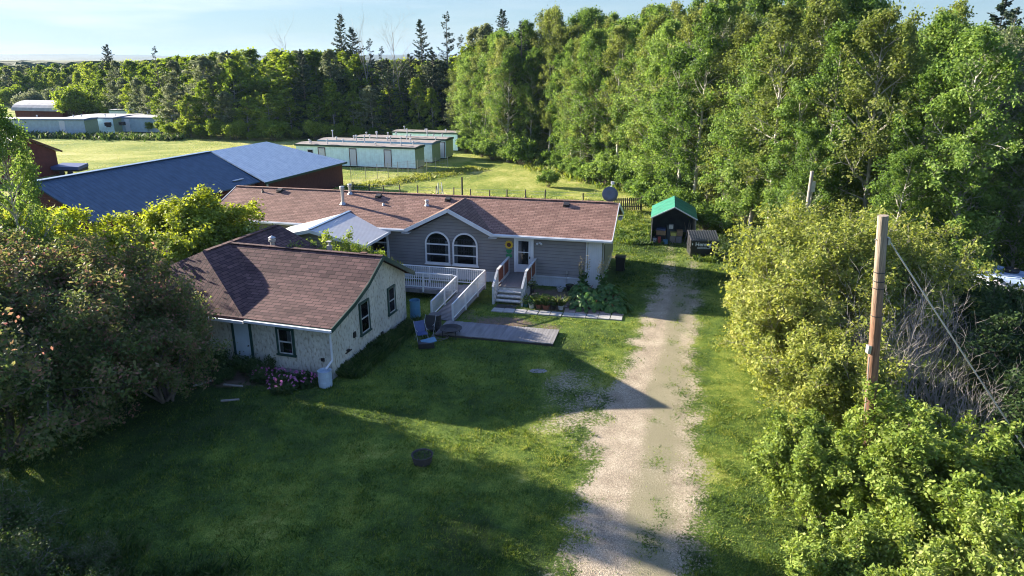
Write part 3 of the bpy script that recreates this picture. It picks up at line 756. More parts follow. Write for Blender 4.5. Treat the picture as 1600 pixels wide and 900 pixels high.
# left and middle tree line
LINE = [(-185, 215), (-150, 212), (-122, 205), (-95, 165), (-72, 142), (-58, 126), (-42, 121), (-26, 124), (-12, 118), (-6, 108)]
def line_y(x): return float(np.interp(x, [e[0] for e in LINE], [e[1] for e in LINE]))
pts2 = []
for x in np.arange(-178, -4, 3.6): pts2.append((x+rnd.uniform(-.8, .8), line_y(x)+rnd.uniform(0, 1.5)))
fr2 = len(pts2); tries = 0
while tries < 5000 and len(pts2) < 175:
    tries += 1
    x = rnd.uniform(-175, -2); y = line_y(x)+rnd.uniform(3, 26)
    if nearest_ok(pts2, x, y, 4.0): pts2.append((x, y))
for i, (x, y) in enumerate(pts2):
    back = y-line_y(x)
    tm, lm = FAR[rnd.choice((0, 1, 2, 3, 0, 1, 2, 4))] if i >= fr2 else FAR[rnd.choice((0, 2, 1, 2, 3))]
    s = (.62 if i < fr2 else .82+.012*back)*rnd.uniform(.85, 1.12)
    px_ = pix_x(x, y); hh = (13, 14, 12, 13, 14)[[q[0] for q in FAR].index(tm)]
    if i >= fr2: s *= 1.25
    s = min(s, cap(px_, SKYLINE, y, 3+abs(rnd.gauss(0, 7)))/hh)
    o = plant('poplar_tree', tm, lm, 'leafy poplar of the tree line', 'tree', (x, y, -.05), rnd.random()*6.28, s)
    wq = rnd.uniform(1.05, 1.6); o.scale = (s*wq, s*wq, s)
    pale = tm is FAR[3][0] or tm is FAR[4][0]
    rowsP.append((o, ('low ' if i < fr2 else ('' if back < 13 else 'tall '))+('pale' if pale else 'green'), landmark(px_, LEFT_MARKS), px_))
ordinal_labels(rowsP, 'poplar', 'poplars of the tree line')
# individual spruces
for px, py, Yd, k, lab in ((530, 22, 136, 0, 'tall dark spruce, left one of two standing together above the tree line'),
                           (549, 44, 134, 2, 'shorter dark spruce standing just right of a taller one'),
                           (657, 30, 128, 0, 'thin dark spruce rising over the tree line left of the tallest one'),
                           (697, 18, 126, 1, 'tallest sparse spruce with open drooping branches above the tree line'),
                           (785, 15, 116, 0, 'dark spruce rising behind the bright aspens of the woods'),
                           (165, 70, 178, 2, 'lone broad dark spruce above the distant left tree line'),
                           (240, 62+10, 140, 1, 'small thin spruce top in the distant tree line'),
                           (577, 60, 132, 1, 'ragged thin spruce between dead trees above the tree line'),
                           (595, 72, 130, 1, 'ragged low spruce beside the dead trees'),
                           (720, 54, 127, 1, 'short spruce just right of the tallest sparse spruce'),
                           (815, 33, 95, 1, 'tiny spruce top poking out of the aspens'),
                           (1571, 0, 62, 2, 'large spruce at the right edge above the aspens'),
                           (1590, 12, 60, 0, 'second spruce at the right edge half behind the large one'),
                           (735, 85, 118, 2, 'low dark spruce under the dead grey crown'),
                           (640, 85, 124, 2, 'low dark spruce left of the thin spruce'), (470, 78, 124, 2, 'low dark spruce in the tree line left of the two standing together'), (355, 80, 130, 2, 'dark spruce top among the poplars above the pale barn roof'), (605, 92, 120, 2, 'low broad dark spruce under the dead trees'), (675, 78, 121, 2, 'dark spruce between the thin spruce and the tallest one'), (768, 60, 112, 2, 'dark spruce close behind the grey half-dead tree')):
    c_, s_ = math.cos(PITCH), math.sin(PITCH)
    dn = (py-450)*c_+1100*s_; fw = 1100*c_-(py-450)*s_; t = Yd/fw
    x = (px-800)*t; top = CAMH-dn*t
    tm, lm = SPR[k]; hh = (20, 20, 17)[k]
    plant('spruce_tree', tm, lm, lab, 'tree', (x, Yd, -.05), rnd.random()*6.28, top/hh, 'spruces above the tree line')
for px, py, Yd, k, lab in ((583, 40, 128, 0, 'bare dead tree between spruces over the tree line'), (614, 50, 126, 1, 'thin bare dead tree left of the sky gap'),
                           (440, 56, 130, 1, 'bare dead treetop over the left tree line'), (628, 58, 124, 0, 'leaning bare dead trunk in the sky gap')):
    dn = (py-450)*c_+1100*s_; fw = 1100*c_-(py-450)*s_; t = Yd/fw
    x = (px-800)*t; top = CAMH-dn*t
    plant('dead_tree', DEAD[k], None, lab, 'tree', (x, Yd, -.05), rnd.random()*6.28, top/(16, 15)[k], 'dead trees over the tree line')
for px, py, Yd, lab in ((745, 52, 120, 'pale grey thin-leaved tree beside the tallest spruces'), (762, 47, 118, 'pale grey half-dead tree left of the bright aspens')):
    dn = (py-450)*c_+1100*s_; fw = 1100*c_-(py-450)*s_; t = Yd/fw
    tm, lm = FAR[4]
    plant('pale_tree', tm, lm, lab, 'tree', ((px-800)*t, Yd, 0), 1.0, (CAMH-dn*t)/14)

# canopy of the unbroken forest further away
fx = np.concatenate([np.arange(-1500, -230, 14), np.arange(-230, 200, 3.0), np.arange(200, 1500, 14)]); fy = np.concatenate([np.arange(150, 420, 3.0), np.geomspace(425, 2600, 90)])
FX, FY = np.meshgrid(fx, fy)
FZ = 8.2+4.2*(.5+(fbm(FX*.25, FY*.25, 3)-.5)*np.clip(700/FY-.3, .2, 1))+1.8*np.random.RandomState(3).rand(*FX.shape)*np.clip(700/FY-.3, .12, 1)-1.0+2.5*(fbm(FX*.01, FY*.01, 2)-.5)
shift = np.interp(FX, [-400, -185, -122, -72, -42, 0, 60, 400], [260, 245, 232, 172, 152, 140, 112, 112])
low = FY < shift+3
FZ = np.where(low, 0.5, FZ)
keep = FY > shift-3
me = grid_mesh('forest', FX, FY, FZ, keep=keep)
me.materials.append(simple('forest_far', (.028,.05,.016), .9, var=.5, scale=.25, col2=(.055,.085,.022), bump=1.0, bscale=.9))
me.polygons.foreach_set('use_smooth', np.zeros(len(me.polygons), bool))
fo = link(bpy.data.objects.new('forest', me)); tag(fo, 'unbroken far-off forest canopy running to the horizon', 'forest', kind='stuff')
# hills on the horizon
hx = np.linspace(-5200, 5200, 520); hy = np.array([2700, 3000, 3400, 3900, 4400, 5000])
HX, HY = np.meshgrid(hx, hy)
HZ = np.array([0, 18, 30, 38, 46, 0])[:, None]*(.75+.6*(fbm(HX*.0011, HY*.001, 3)-.5))+np.random.RandomState(8).rand(*HX.shape)*4
HZ[0] = 0; HZ[-1] = 0
me = grid_mesh('hills', HX, HY, HZ); me.materials.append(simple('hill_forest', (.022,.05,.035), .9, var=.3, scale=.01))
tag(link(bpy.data.objects.new('hills', me)), kind='structure')

# ------------------------------------------------------------ the long house
H = thing('manufactured_house', 'long single-storey grey-sided house with red-brown shingle roof and two arched windows', 'house', (5.5, 39.5, 0), R(-13.2))
LEN, WID, EZ, RZ, SK = 26.0, 7.3, 3.0, 4.42, .62
OV = .3
m = MB(); m.box(-LEN, -.26, 0, WID, SK, EZ+.02)
sl_ = (RZ-EZ)/(WID/2+OV)      # slope
def rz_at(t): return EZ+(t+OV)*sl_ if t < WID/2 else EZ+(WID+OV-t)*sl_
wall = m.build('wall', M['siding'], H)
for s0 in (-.26, -LEN):     # gable triangles
    m = MB()
    
    m.slab([(s0-.02*(1 if s0 > -1 else -1), 0, SK), (s0-.02*(1 if s0 > -1 else -1), WID, SK), (s0-.02*(1 if s0 > -1 else -1), WID, EZ), (s0-.02*(1 if s0 > -1 else -1), WID/2, RZ-.12), (s0-.02*(1 if s0 > -1 else -1), 0, EZ)], .03, (1 if s0 > -1 else -1, 0, 0))
    m.build('gable_wall', M['siding_end'], H)
m = MB(); m.box(-LEN+.06, -.32, .05, WID-.05, -.05, SK); m.box(-LEN-.02, -.24, -.02, WID+.02, SK-.06, SK+.03)
m.build('skirting', M['skirt'], H)
# roof
th = .14
m = MB()
zc_ = EZ+.12+(OV+.15)*sl_*1.0
m.slab([(-LEN-OV, -OV, EZ+.12), (-9.5-2.6, -OV, EZ+.12), (-9.5-2.6, .15, zc_), (-9.5+2.6, .15, zc_), (-9.5+2.6, -OV, EZ+.12), (OV, -OV, EZ+.12), (OV, WID/2, RZ+.12), (-LEN-OV, WID/2, RZ+.12)], th)
m.slab([(OV, WID+OV, EZ+.12), (-LEN-OV, WID+OV, EZ+.12), (-LEN-OV, WID/2, RZ+.12), (OV, WID/2, RZ+.12)], th)
for k in range(86):
    s_0 = -LEN-OV+k*.306
    m.box(s_0, s_0+.29, WID/2-.13, WID/2+.13, RZ+.105, RZ+.15-.0*k)
roof = m.build('roof', M['shingle_red'], H)
# front dormer gable: roof saddle, ridge from the wall line back to the main ridge
DC, DH, DP = -9.5, 2.75, 4.40       # centre, half width with overhang, peak
DE = EZ+.06
m = MB()
bk = WID/2-.3
zb_ = DP+.02
for sg in (-1, 1):
    a = (DC, -.42, DP+.12); b = (DC+sg*DH, -.42, DE+.08); c = (DC+sg*DH, -.2, DE+.08); d = (DC, bk, DP+.12)
    P_ = [a, b, c, d] if sg < 0 else [a, d, c, b]
    m.slab(P_, .1)
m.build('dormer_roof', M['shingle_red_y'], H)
m = MB(); m.slab([(DC-2.35, -.02, EZ-.02), (DC+2.35, -.02, EZ-.02), (DC, -.02, DP-.18)], .12, (0, 1, 0)); m.build('dormer_wall', M['siding'], H)
# fascia and trims
m = MB()
for sg in (-1, 1):
    m.bar((DC, -.45, DP+.02), (DC+sg*(DH+.02), -.45, DE-.02), .05, .22)
    m.box(DC+sg*DH-.25, DC+sg*DH+.25, -.44, -.06, EZ-.13, EZ-.09)
m.box(-LEN-OV, DC-DH+.1, -OV-.05, -OV, EZ-.06, EZ+.12); m.box(DC+DH-.1, OV, -OV-.05, -OV, EZ-.06, EZ+.12)
m.box(-LEN-OV, DC-DH, -OV, 0, EZ-.08, EZ-.05); m.box(DC+DH, OV, -OV, 0, EZ-.08, EZ-.05)
for s0 in (OV+.02, -LEN-OV-.02):
    m.bar((s0, -OV-.04, EZ+.03), (s0, WID/2, RZ+.03), .04, .2); m.bar((s0, WID+OV+.04, EZ+.03), (s0, WID/2, RZ+.03), .04, .2)
m.box(0.02, .29, WID-.5, WID+.28, EZ-.25, EZ-.08)
m.build('fascia', M['white'], H)
m = MB(); m.box(-LEN-OV, DC-DH-.05, -OV-.15, -OV-.05, EZ+.0, EZ+.09); m.box(DC+DH+.05, OV, -OV-.15, -OV-.05, EZ+.0, EZ+.09)
m.build('gutter', M['white'], H)
m = MB(); m.box(-1.08, -.28, -.06, 0, SK-.55, EZ-.08)
m.build('corner_panel', M['skirt'], H)
m = MB(); m.box(-1.2, -1.12, -.09, -.01, .12, EZ-.1); m.tube((-1.16, -.28, EZ-.02), (-1.16, -.06, EZ-.25), .035); m.build('downspout', M['white'], H)
m = MB(); m.box(-LEN-.03, -LEN+.07, -.03, .07, SK, EZ); m.build('corner_board', M['white'], H)

def arched(parent, x0, x1, z0, z1, y=0.0):
    wv = bpy.data.objects.new('window', None); link(wv, parent)
    r = (x1-x0)/2; cx = (x0+x1)/2; zc = z1-r; N = 18
    arc = [(cx+r*math.cos(math.pi*k/N), zc+r*math.sin(math.pi*k/N)) for k in range(N+1)]
    out = [(x1, z0)]+arc+[(x0, z0)]
    m = MB(); m.slab([(a, y-.015, b) for a, b in out], .01, (0, 1, 0)); m.build('interior', M['room'], wv)
    m = MB()
    for a, b in ((x0+.1, x0+.32), (x1-.32, x1-.1)):
        for k in range(4):
            q = a+(b-a)*k/4; m.box(q, q+(b-a)/4-.008, y-.03, y-.018+.002*(k % 2), z0+.08, zc+.25*r*1.2)
    m.build('curtain', M['curtain'], wv)
    m = MB(); m.slab([(cx+(a-cx)*.94, y-.045, zc+(b-zc)*.96) for a, b in out], .004, (0, 1, 0)); m.build('pane', M['glass'], wv)
    m = MB()
    ri = r-.1
    arc2 = [(cx+ri*math.cos(math.pi*k/N), zc+ri*math.sin(math.pi*k/N)) for k in range(N+1)]
    for k in range(N):
        a, b, c, d = arc[k], arc[k+1], arc2[k+1], arc2[k]
        m.slab([(q[0], y-.09, q[1]) for q in (a, b, c, d)], .085, (0, 1, 0))
    m.box(x0, x0+.1, y-.09, y-.005, z0, zc); m.box(x1-.1, x1, y-.09, y-.005, z0, zc); m.box(x0+.1, x1-.1, y-.09, y-.005, z0, z0+.1)
    m.box(x0+.1, x1-.1, y-.08, y-.01, zc-.04, zc+.04)
    m.box(x0+.1, x1-.1, y-.08, y-.01, (z0+zc)/2-.05, (z0+zc)/2+.02)
    m.box(x0-.05, x1+.05, y-.12, y-.003, z0-.07, z0)
    m.build('frame', M['white'], wv)
    return wv
arched(H, -11.12, -9.52, .98, 3.02, -.02)
arched(H, -9.36, -7.76, .98, 3.02, -.02)
# front door with storm glazing
D = bpy.data.objects.new('door', None); link(D, H)
m = MB(); m.box(-5.36, -4.46, -.06, -.01, .8, 2.86); m.build('panel', M['door_white'], D)
m = MB(); m.box(-5.24, -4.62, -.072, -.06, 1.3, 2.72); m.build('interior', M['room'], D)
m = MB(); m.box(-5.22, -5.05, -.078, -.074, 1.32, 2.7); m.box(-4.95, -4.85, -.078, -.074, 1.9, 2.2); m.build('curtain', M['curtain'], D)
m = MB(); m.box(-5.24, -4.62, -.086, -.082, 1.3, 2.72); m.build('pane', M['glass'], D)
m = MB(); m.box(-5.5, -5.36, -.1, -.0, .78, 2.98); m.box(-4.46, -4.32, -.1, -.0, .78, 2.98); m.box(-5.36, -4.46, -.1, -.0, 2.86, 2.98); m.box(-5.24, -4.62, -.095, -.07, 2.02, 2.07); m.box(-5.28, -5.24, -.095, -.06, 1.28, 2.74); m.box(-4.62, -4.58, -.095, -.06, 1.28, 2.74)
m.build('frame', M['white'], D)
m = MB(); m.tube((-4.53, -.06, 1.75), (-4.53, -.16, 1.75), .025); m.box(-4.56, -4.5, -.18, -.14, 1.68, 1.82); m.build('handle', M['dark'], D)
m = MB(); m.box(-4.02, -3.9, -.08, 0, 2.62, 2.7); m.lathe([(.0, 0), (.06, .02), (.07, .1), (.03, .14), (0, .14)], (-4.08, -.12, 2.6), 10, Matrix.Rotation(R(60), 4, 'X')); m.lathe([(.0, 0), (.06, .02), (.07, .1), (.03, .14), (0, .14)], (-3.84, -.12, 2.6), 10, Matrix.Rotation(R(60), 4, 'X'))
m.build('wall_lamp', M['white'], H)
m = MB(); m.box(-2.36, -2.22, -.05, 0, .86, 1.02); m.tube((-2.3, -.03, .3), (-2.3, -.03, .86), .012); m.build('meter_box', M['galv'], H)
# end wall window
W2 = bpy.data.objects.new('window', None); link(W2, H)
m = MB(); m.box(-.24, -.2, .35, .85, 1.5, 2.7); m.build('frame', M['white'], W2); m = MB(); m.box(-.2, -.19, .41, .79, 1.56, 2.64); m.build('pane', M['room'], W2)
# vents and flues
def flue(x, y, h, r, cap=True, mat='galv'):
    z = rz_at(y)+.1
    m = MB(); m.lathe([(r*2.2, -.02), (r*1.4, .08), (r, .14), (r, h)], (x, y, z), 14)
    if cap: m.lathe([(r*1.05, h), (r*1.6, h+.02), (r*1.6, h+.10), (r*1.1, h+.12), (r*1.1, h+.15), (r*1.7, h+.17), (r*1.5, h+.22), (0, h+.24)], (x, y, z), 14)
    else: m.lathe([(r, h), (0, h)], (x, y, z), 14)
    m.build('flue', M[mat], H, smooth=False)
flue(-17.5, 2.1, .95, .10); flue(-17.55, 3.35, .45, .09); flue(-11.8, 2.9-.5, .14, .08); flue(-23.9, 3.05, .22, .05, False, 'dark'); flue(-14.9+.2, 2.2, .1, .05, False)
for x, y in ((-22.7, 3.25), (-15.4, 3.1), (-11.5+.9, 3.1), (-2.9, 3.1)):
    z = rz_at(y)+.11
    m = MB(); m.box(-.2, .2, -.2, .2, 0, .05, Matrix.Translation((x, y, z)) @ Matrix.Rotation(math.atan(sl_), 4, 'X')); m.box(-.17, .17, -.17, .17, .08, .16, Matrix.Translation((x, y, z)) @ Matrix.Rotation(math.atan(sl_), 4, 'X')); m.box(-.1, .1, -.1, .1, .04, .09, Matrix.Translation((x, y, z)) @ Matrix.Rotation(math.atan(sl_), 4, 'X'))
    m.build('roof_vent', M['dark'], H)
# sunroom / covered porch with white metal roof
S = bpy.data.objects.new('sunroom', None); link(S, H)
sx0, sx1, sxr, sy0, sy1, se, sr = -19.6, -13.55, -16.7, -3.6, 1.2, 2.95, 3.62
for sg, xa in ((-1, sx0-.25), (1, sx1+.25)):
    m = MB(); Q = [(sxr, sy0-.3, sr+.05), (xa, sy0-.3, se), (xa, sy1, se), (sxr, sy1+1.2, sr+.05)]
    m.slab(Q if sg < 0 else Q[::-1], .07); m.build('roof', M['metal_white'], S)
m = MB(); m.bar((sxr, sy0-.32, sr+.08), (sxr, sy1+1.0, sr+.08), .22, .03); m.build('ridge_cap', M['trim_blue'], S)
m = MB()
for xa in (sx0-.28, sx1+.28): m.bar((sxr, sy0-.33, sr-.05), (xa, sy0-.33, se-.1), .05, .2)
m.bar((sx1+.29, sy0-.3, se-.08), (sx1+.29, -.3, se-.08), .05, .16)
m.box(sx1-.05, sx1+.05, -.2, -.1, 0, se-.1); m.box(sx1-.05, sx1+.05, sy0, sy0+.1, 0, se-.1); m.box(-15.4, -15.3, sy0-.02, sy0+.08, 0, se+.1)
m.build('trim', M['white'], S)
m = MB(); m.slab([(sx0, sy0, 0), (-15.4, sy0, 0), (-15.4, sy0, se+.2), (sxr, sy0, sr-.1), (sx0, sy0, se-.1)], .08, (0, 1, 0)); m.box(sx0, sx0+.08, sy0+.09, 0, 0, se-.1); m.box(-15.3, sx1-.1, sy0+.9, sy0+1.0, 0, se-.2)
m.build('wall', M['siding'], S)
m = MB(); m.slab([(-15.28, sy0+.02, se-.25), (sx1, sy0+.02, se-.25), (sx1, sy0+.02, se-.05), (-15.28, sy0+.02, se+.25)], .06, (0, 1, 0)); m.build('header', M['siding'], S)
for a, b in ((-18.9, -17.6), (-17.3, -16.1)):
    wv = bpy.data.objects.new('window', None); link(wv, S)
    m = MB(); m.box(a, b, sy0-.03, sy0-.005, 1.0, 2.3); m.build('pane', M['room'], wv)
    m = MB(); m.box(a-.07, a, sy0-.06, sy0, .93, 2.37); m.box(b, b+.07, sy0-.06, sy0, .93, 2.37); m.box(a, b, sy0-.06, sy0, 2.3, 2.37); m.box(a, b, sy0-.06, sy0, .93, 1.0); m.box((a+b)/2-.03, (a+b)/2+.03, sy0-.05, sy0-.03, 1, 2.3); m.build('frame', M['white'], wv)
arched(S, -14.95, -13.5, 1.0, 2.85, -.02)

# sunflower ornament hung on the wall
F_ = thing('sunflower_ornament', 'yellow sunflower ornament with green leaves hung on the wall left of the front door', 'ornament', H.matrix_world @ Vector((0, 0, 0)), 0)
F_.location = (5.5+math.cos(R(-13.2))*-5.82-math.sin(R(-13.2))*-.05, 39.5+math.sin(R(-13.2))*-5.82+math.cos(R(-13.2))*-.05, 2.45); F_.rotation_euler = (0, 0, R(-13.2))
m = MB()
for k in range(14):
    a = 2*math.pi*k/14; c, s = math.cos(a), math.sin(a)
    m.slab([(c*.1-s*.04, 0, s*.1+c*.04), (c*.1+s*.04, 0, s*.1-c*.04), (c*.2+s*.045, -.01, s*.2-c*.045), (c*.29, -.02, s*.29), (c*.2-s*.045, -.01, s*.2+c*.045)], .012, (0, 1, 0))
m.build('petals', M['yellow'], F_)
m = MB(); m.lathe([(.0, 0), (.10, .0), (.13, -.02), (.13, -.03)], (0, -.02, 0), 16, Matrix.Rotation(R(-90), 4, 'X')); m.slab([(.12*math.cos(k/8*math.pi), -.035, .12*math.sin(k/8*math.pi)) for k in range(16)], .02, (0, 1, 0)); m.build('flower_centre', M['brown'], F_)
m = MB(); m.bar((0, 0, -.2), (0, 0, -.85), .04, .03)
for sg in (-1, 1):
    m.slab([(0, -.02, -.35), (sg*.12, -.02, -.28), (sg*.2, -.02, -.33), (sg*.12, -.02, -.5), (0, -.02, -.55)], .012, (0, 1, 0)); m.slab([(0, -.02, -.6), (sg*.15, -.02, -.58), (sg*.2, -.02, -.72), (sg*.05, -.02, -.82)], .012, (0, 1, 0))
m.build('leaves', M['green_orn'], F_)

def hp(s, t, z=0): # house frame -> world
    a = R(-13.2); return Vector((5.5+math.cos(a)*s-math.sin(a)*t, 39.5+math.sin(a)*s+math.cos(a)*t, z))
def cp(s, t, z=0):
    a = R(-17); return Vector((-7.6+math.cos(a)*s-math.sin(a)*t, 27.3+math.sin(a)*s+math.cos(a)*t, z))

# entry steps
T = thing('entry_steps', 'weathered white wooden entry steps with brown railing panels before the front door', 'steps', hp(-5, -1.5), R(-13.2))
m = MB()
nb = 14
for k in range(nb): y0 = -1.35+k*(2.78/nb); m.box(-.75, .75, y0, y0+2.78/nb-.015, .68, .73)
m.build('landing', M['wood_deck'], T)
m = MB(); m.box(-.76, .76, -1.36, -1.31, .02, .67); m.box(-.78, -.73, -1.3, 1.4, .1, .67); m.box(.73, .78, -1.3, 1.4, .0, .67); m.build('landing_frame', M['white_old'], T)
for i, (yy, zz) in enumerate(((-1.65, .54), (-1.95, .37), (-2.25, .2))):
    st_ = MB(); st_.box(-.72, .72, yy-.02, yy+.28, zz-.05, zz); st_.box(-.72, .72, yy+.2, yy+.22, zz-.17, zz-.06); st_.build('step', M['white_old'], T)
for sg in (-1, 1):
    m = MB(); m.slab([(sg*.76, -1.37, .66), (sg*.76, -1.37, .35), (sg*.76, -2.1, .0), (sg*.76, -2.4, .0), (sg*.76, -2.4, .12)], .04, (sg, 0, 0)); m.build('stringer', M['white_old'], T)
for sg in (-1, 1):
    m = MB()
    for y, h0, h1 in ((-1.33, 0, 1.72), (.05, .1, 1.68), (1.33, .1, 1.68)): m.box(sg*.82-.045, sg*.82+.045, y-.045, y+.045, h0, h1)
    m.box(sg*.82-.05, sg*.82+.05, -2.42, -2.32, 0, 1.0)
    m.box(sg*.82-.07, sg*.82+.07, -1.4, 1.4, 1.68, 1.73); m.bar((sg*.82, -1.38, 1.68), (sg*.82, -2.42, 1.02), .12, .05)
    m.bar((sg*.82, -1.4, .85), (sg*.82, -2.36, .2), .05, .1)
    m.box(sg*.82-.025, sg*.82+.025, -1.28, 1.28, .78, .84)
    for k in range(5): yy = -1.5-k*.18; zt = 1.62-(k*.18+.1)*.635; m.box(sg*.82-.02, sg*.82+.02, yy-.02, yy+.02, zt-.78, zt)
    m.build('railing', M['white_old'], T)
    for y0, y1 in ((-1.26, .0), (.1, 1.28)):
        m = MB(); m.box(sg*.82-.012, sg*.82+.012, y0+.02, y1-.02, .86, 1.6); m.build('side_panel', M['wood_brown'], T)

# wheelchair ramp
T = thing('wheelchair_ramp', 'grey wheelchair ramp with white baluster railings turning down towards the lawn', 'ramp', hp(-7.4, -3.2), R(-13.2))
def rl(s, t, z): return (s+7.4, t+3.2, z)
m = MB()
for k in range(44):      # first leg along the house, boards across
    s0 = -13.3+k*.138; 
    if s0 > -7.95: break
    m.box(*[v for v in (s0+7.4, s0+7.4+.125)], -3.95+3.2, -2.7+3.2, .56, .6)
m.box(-13.3+7.4, -6.6+7.4, -4.0+3.2, -3.96+3.2, .38, .555); m.box(-13.3+7.4, -6.6+7.4, -2.68+3.2, -2.64+3.2, .38, .555)
for k in range(10): m.box(-7.95+7.4, -6.6+7.4, -3.95+3.2+k*.137-.0, -3.95+3.2+k*.137+.125, .562, .6)
m.build('deck', M['wood_grey'], T)
a0 = Vector((-7.27, -3.98, .58)); a1 = Vector((-7.75, -7.0, .03))
m = MB(); dd = (a1-a0); Ln = dd.length; u_ = dd/Ln; n_ = Vector((-u_.y, u_.x, 0)).normalized()
for k in range(24):
    q = a0+dd*((k+.5)/24); m.bar(q-n_*.6+Vector((7.4, 3.2, 0)), q+n_*.6+Vector((7.4, 3.2, 0)), Ln/24-.012, .035, up=(0, 0, 1))
for sg in (-.6, .6): m.bar(a0+n_*sg+Vector((7.4, 3.2, -.1)), a1+n_*sg+Vector((7.4, 3.2, -.02)), .04, .13)
m.build('sloped_deck', M['wood_grey'], T)
def rail(pts, label=None, posts=None, h=.95, base=.08, sp=.115):
    m = MB()
    for (a, b) in zip(pts[:-1], pts[1:]):
        a, b = Vector(a), Vector(b); L = (b-a).length
        m.bar(a+Vector((0, 0, h)), b+Vector((0, 0, h)), .06, .06); m.bar(a+Vector((0, 0, base+.08)), b+Vector((0, 0, base+.08)), .045, .045)
        n = max(1, int(L/sp))
        for k in range(n+1):
            q = a+(b-a)*k/n; m.box(q.x-.013, q.x+.013, q.y-.013, q.y+.013, q.z+base+.06, q.z+h-.02)
        n = max(1, round(L/1.5))
        for k in range(n+1):
            q = a+(b-a)*k/n; m.box(q.x-.04, q.x+.04, q.y-.04, q.y+.04, max(-.02, q.z-.15) if q.z > .3 else -.02, q.z+h+.02)
    return m.build('railing', M['white'], T)
rail([rl(-13.3, -2.66, .6), rl(-6.6, -2.66, .6)])
b0, b1 = a0+n_*.62, a1+n_*.62; c0, c1 = a0-n_*.62, a1-n_*.62
right = b0 if b0.x > c0.x else c0; right1 = b1 if b0.x > c0.x else c1; left = c0 if b0.x > c0.x else b0; left1 = c1 if b0.x > c0.x else b1
rail([rl(-6.6, -2.66, .6), rl(right.x, right.y, .58), rl(right1.x, right1.y, .03)])
rail([rl(-13.3, -4.0, .6), rl(-8.15, -4.0, .6), rl(left.x, left.y-.12, .55), rl(left1.x, left1.y, .03)])

# board walk on the lawn
T = thing('boardwalk', 'low grey wooden boardwalk lying on the lawn at the foot of the ramp', 'boardwalk', hp(-4.4, -8.2), R(-13.2))
m = MB(); r2 = random.Random(4)
for k in range(40):
    s0 = -3.0+k*.1475; m.box(s0, s0+.135, -.93+r2.uniform(-.02, .02), .93+r2.uniform(-.02, .02), .1+r2.uniform(-.004, .004), .14+r2.uniform(-.004, .004))
m.build('boards', M['wood_grey'], T)
m = MB(); 
for y in (-.9, 0, .85): m.box(-3.0, 2.88, y, y+.05, .0, .098)
m.build('joists', M['post_wood'], T)
# paving slabs
r2 = random.Random(9)
k = 0
for i in range(11):
    s = -5.3+i*.64
    for j in range(2 if i > 5 else 1):
        m = MB(); m.box(-.3, .3, -.29, .29, -.02, .045+r2.uniform(0, .01))
        p_ = hp(s+r2.uniform(-.02, .02), -4.82+j*.62+(0.02*i), 0)
        o = m.build('paving_slab', M['concrete'] if (j == 0) else M['concrete_pink'], bevel=.008); o.location = p_; o.rotation_euler = (0, 0, R(-13.2+r2.uniform(-2, 2)))
        tag(o, 'square pale concrete paving slab in the front row of the path past the steps' if j == 0 else 'square reddish paving slab in the second row of the path past the flower bed', 'paving slab', 'front row of paving slabs' if j == 0 else 'second row of paving slabs')
o = MB().box(-.55, .55, -.3, .3, 0, .05).build('door_mat', M['dark']); o.location = hp(-5.0, -4.22, .0); o.rotation_euler = (0, 0, R(-13.2)); tag(o, 'dark rubber mat on the ground before the lowest step', 'mat')

# potted plants beside the steps
def pot_mesh(r, h, n=14):
    return MB().lathe([(0, 0), (r*.72, 0), (r, h), (r*1.06, h), (r*1.06, h*.9), (r*.9, h*.9), (r*.88, h*.86), (0, h*.86)], (0, 0, 0), n)
def tuft(seed, r, h, n, size, mat, aspect=.5):
    rs = np.random.RandomState(seed); a = rs.rand(n)*6.283; q = rs.rand(n)**.5*r
    C = np.stack([np.cos(a)*q, np.sin(a)*q, rs.rand(n)**.8*h*(1.1-.6*q/r)], 1)
    return leaves('foliage', C, size, mat, rs, np.array([[0, 0, 0.]]), .8, .6, aspect)
def blades(seed, r, h, n, wdt, mat, sp=.5):
    rs = np.random.RandomState(seed); a = rs.rand(n)*6.283; q = rs.rand(n)*r*.4
    b = np.stack([np.cos(a)*q, np.sin(a)*q, np.zeros(n)], 1); d = unit(np.stack([np.cos(a)*sp*rs.rand(n), np.sin(a)*sp*rs.rand(n), np.ones(n)], 1))
    L = h*rs.uniform(.5, 1, (n, 1)); sd_ = unit(np.cross(d, rs.normal(size=(n, 3))))*wdt
    P4 = np.stack([b-sd_*.5, b+sd_*.5, b+d*L*.6+sd_*.5, b+d*L+np.stack([np.cos(a), np.sin(a), -np.ones(n)*.4], 1)*L*.2*sp], 1)
    return quads_mesh('foliage', P4, rs.rand(n), mat)
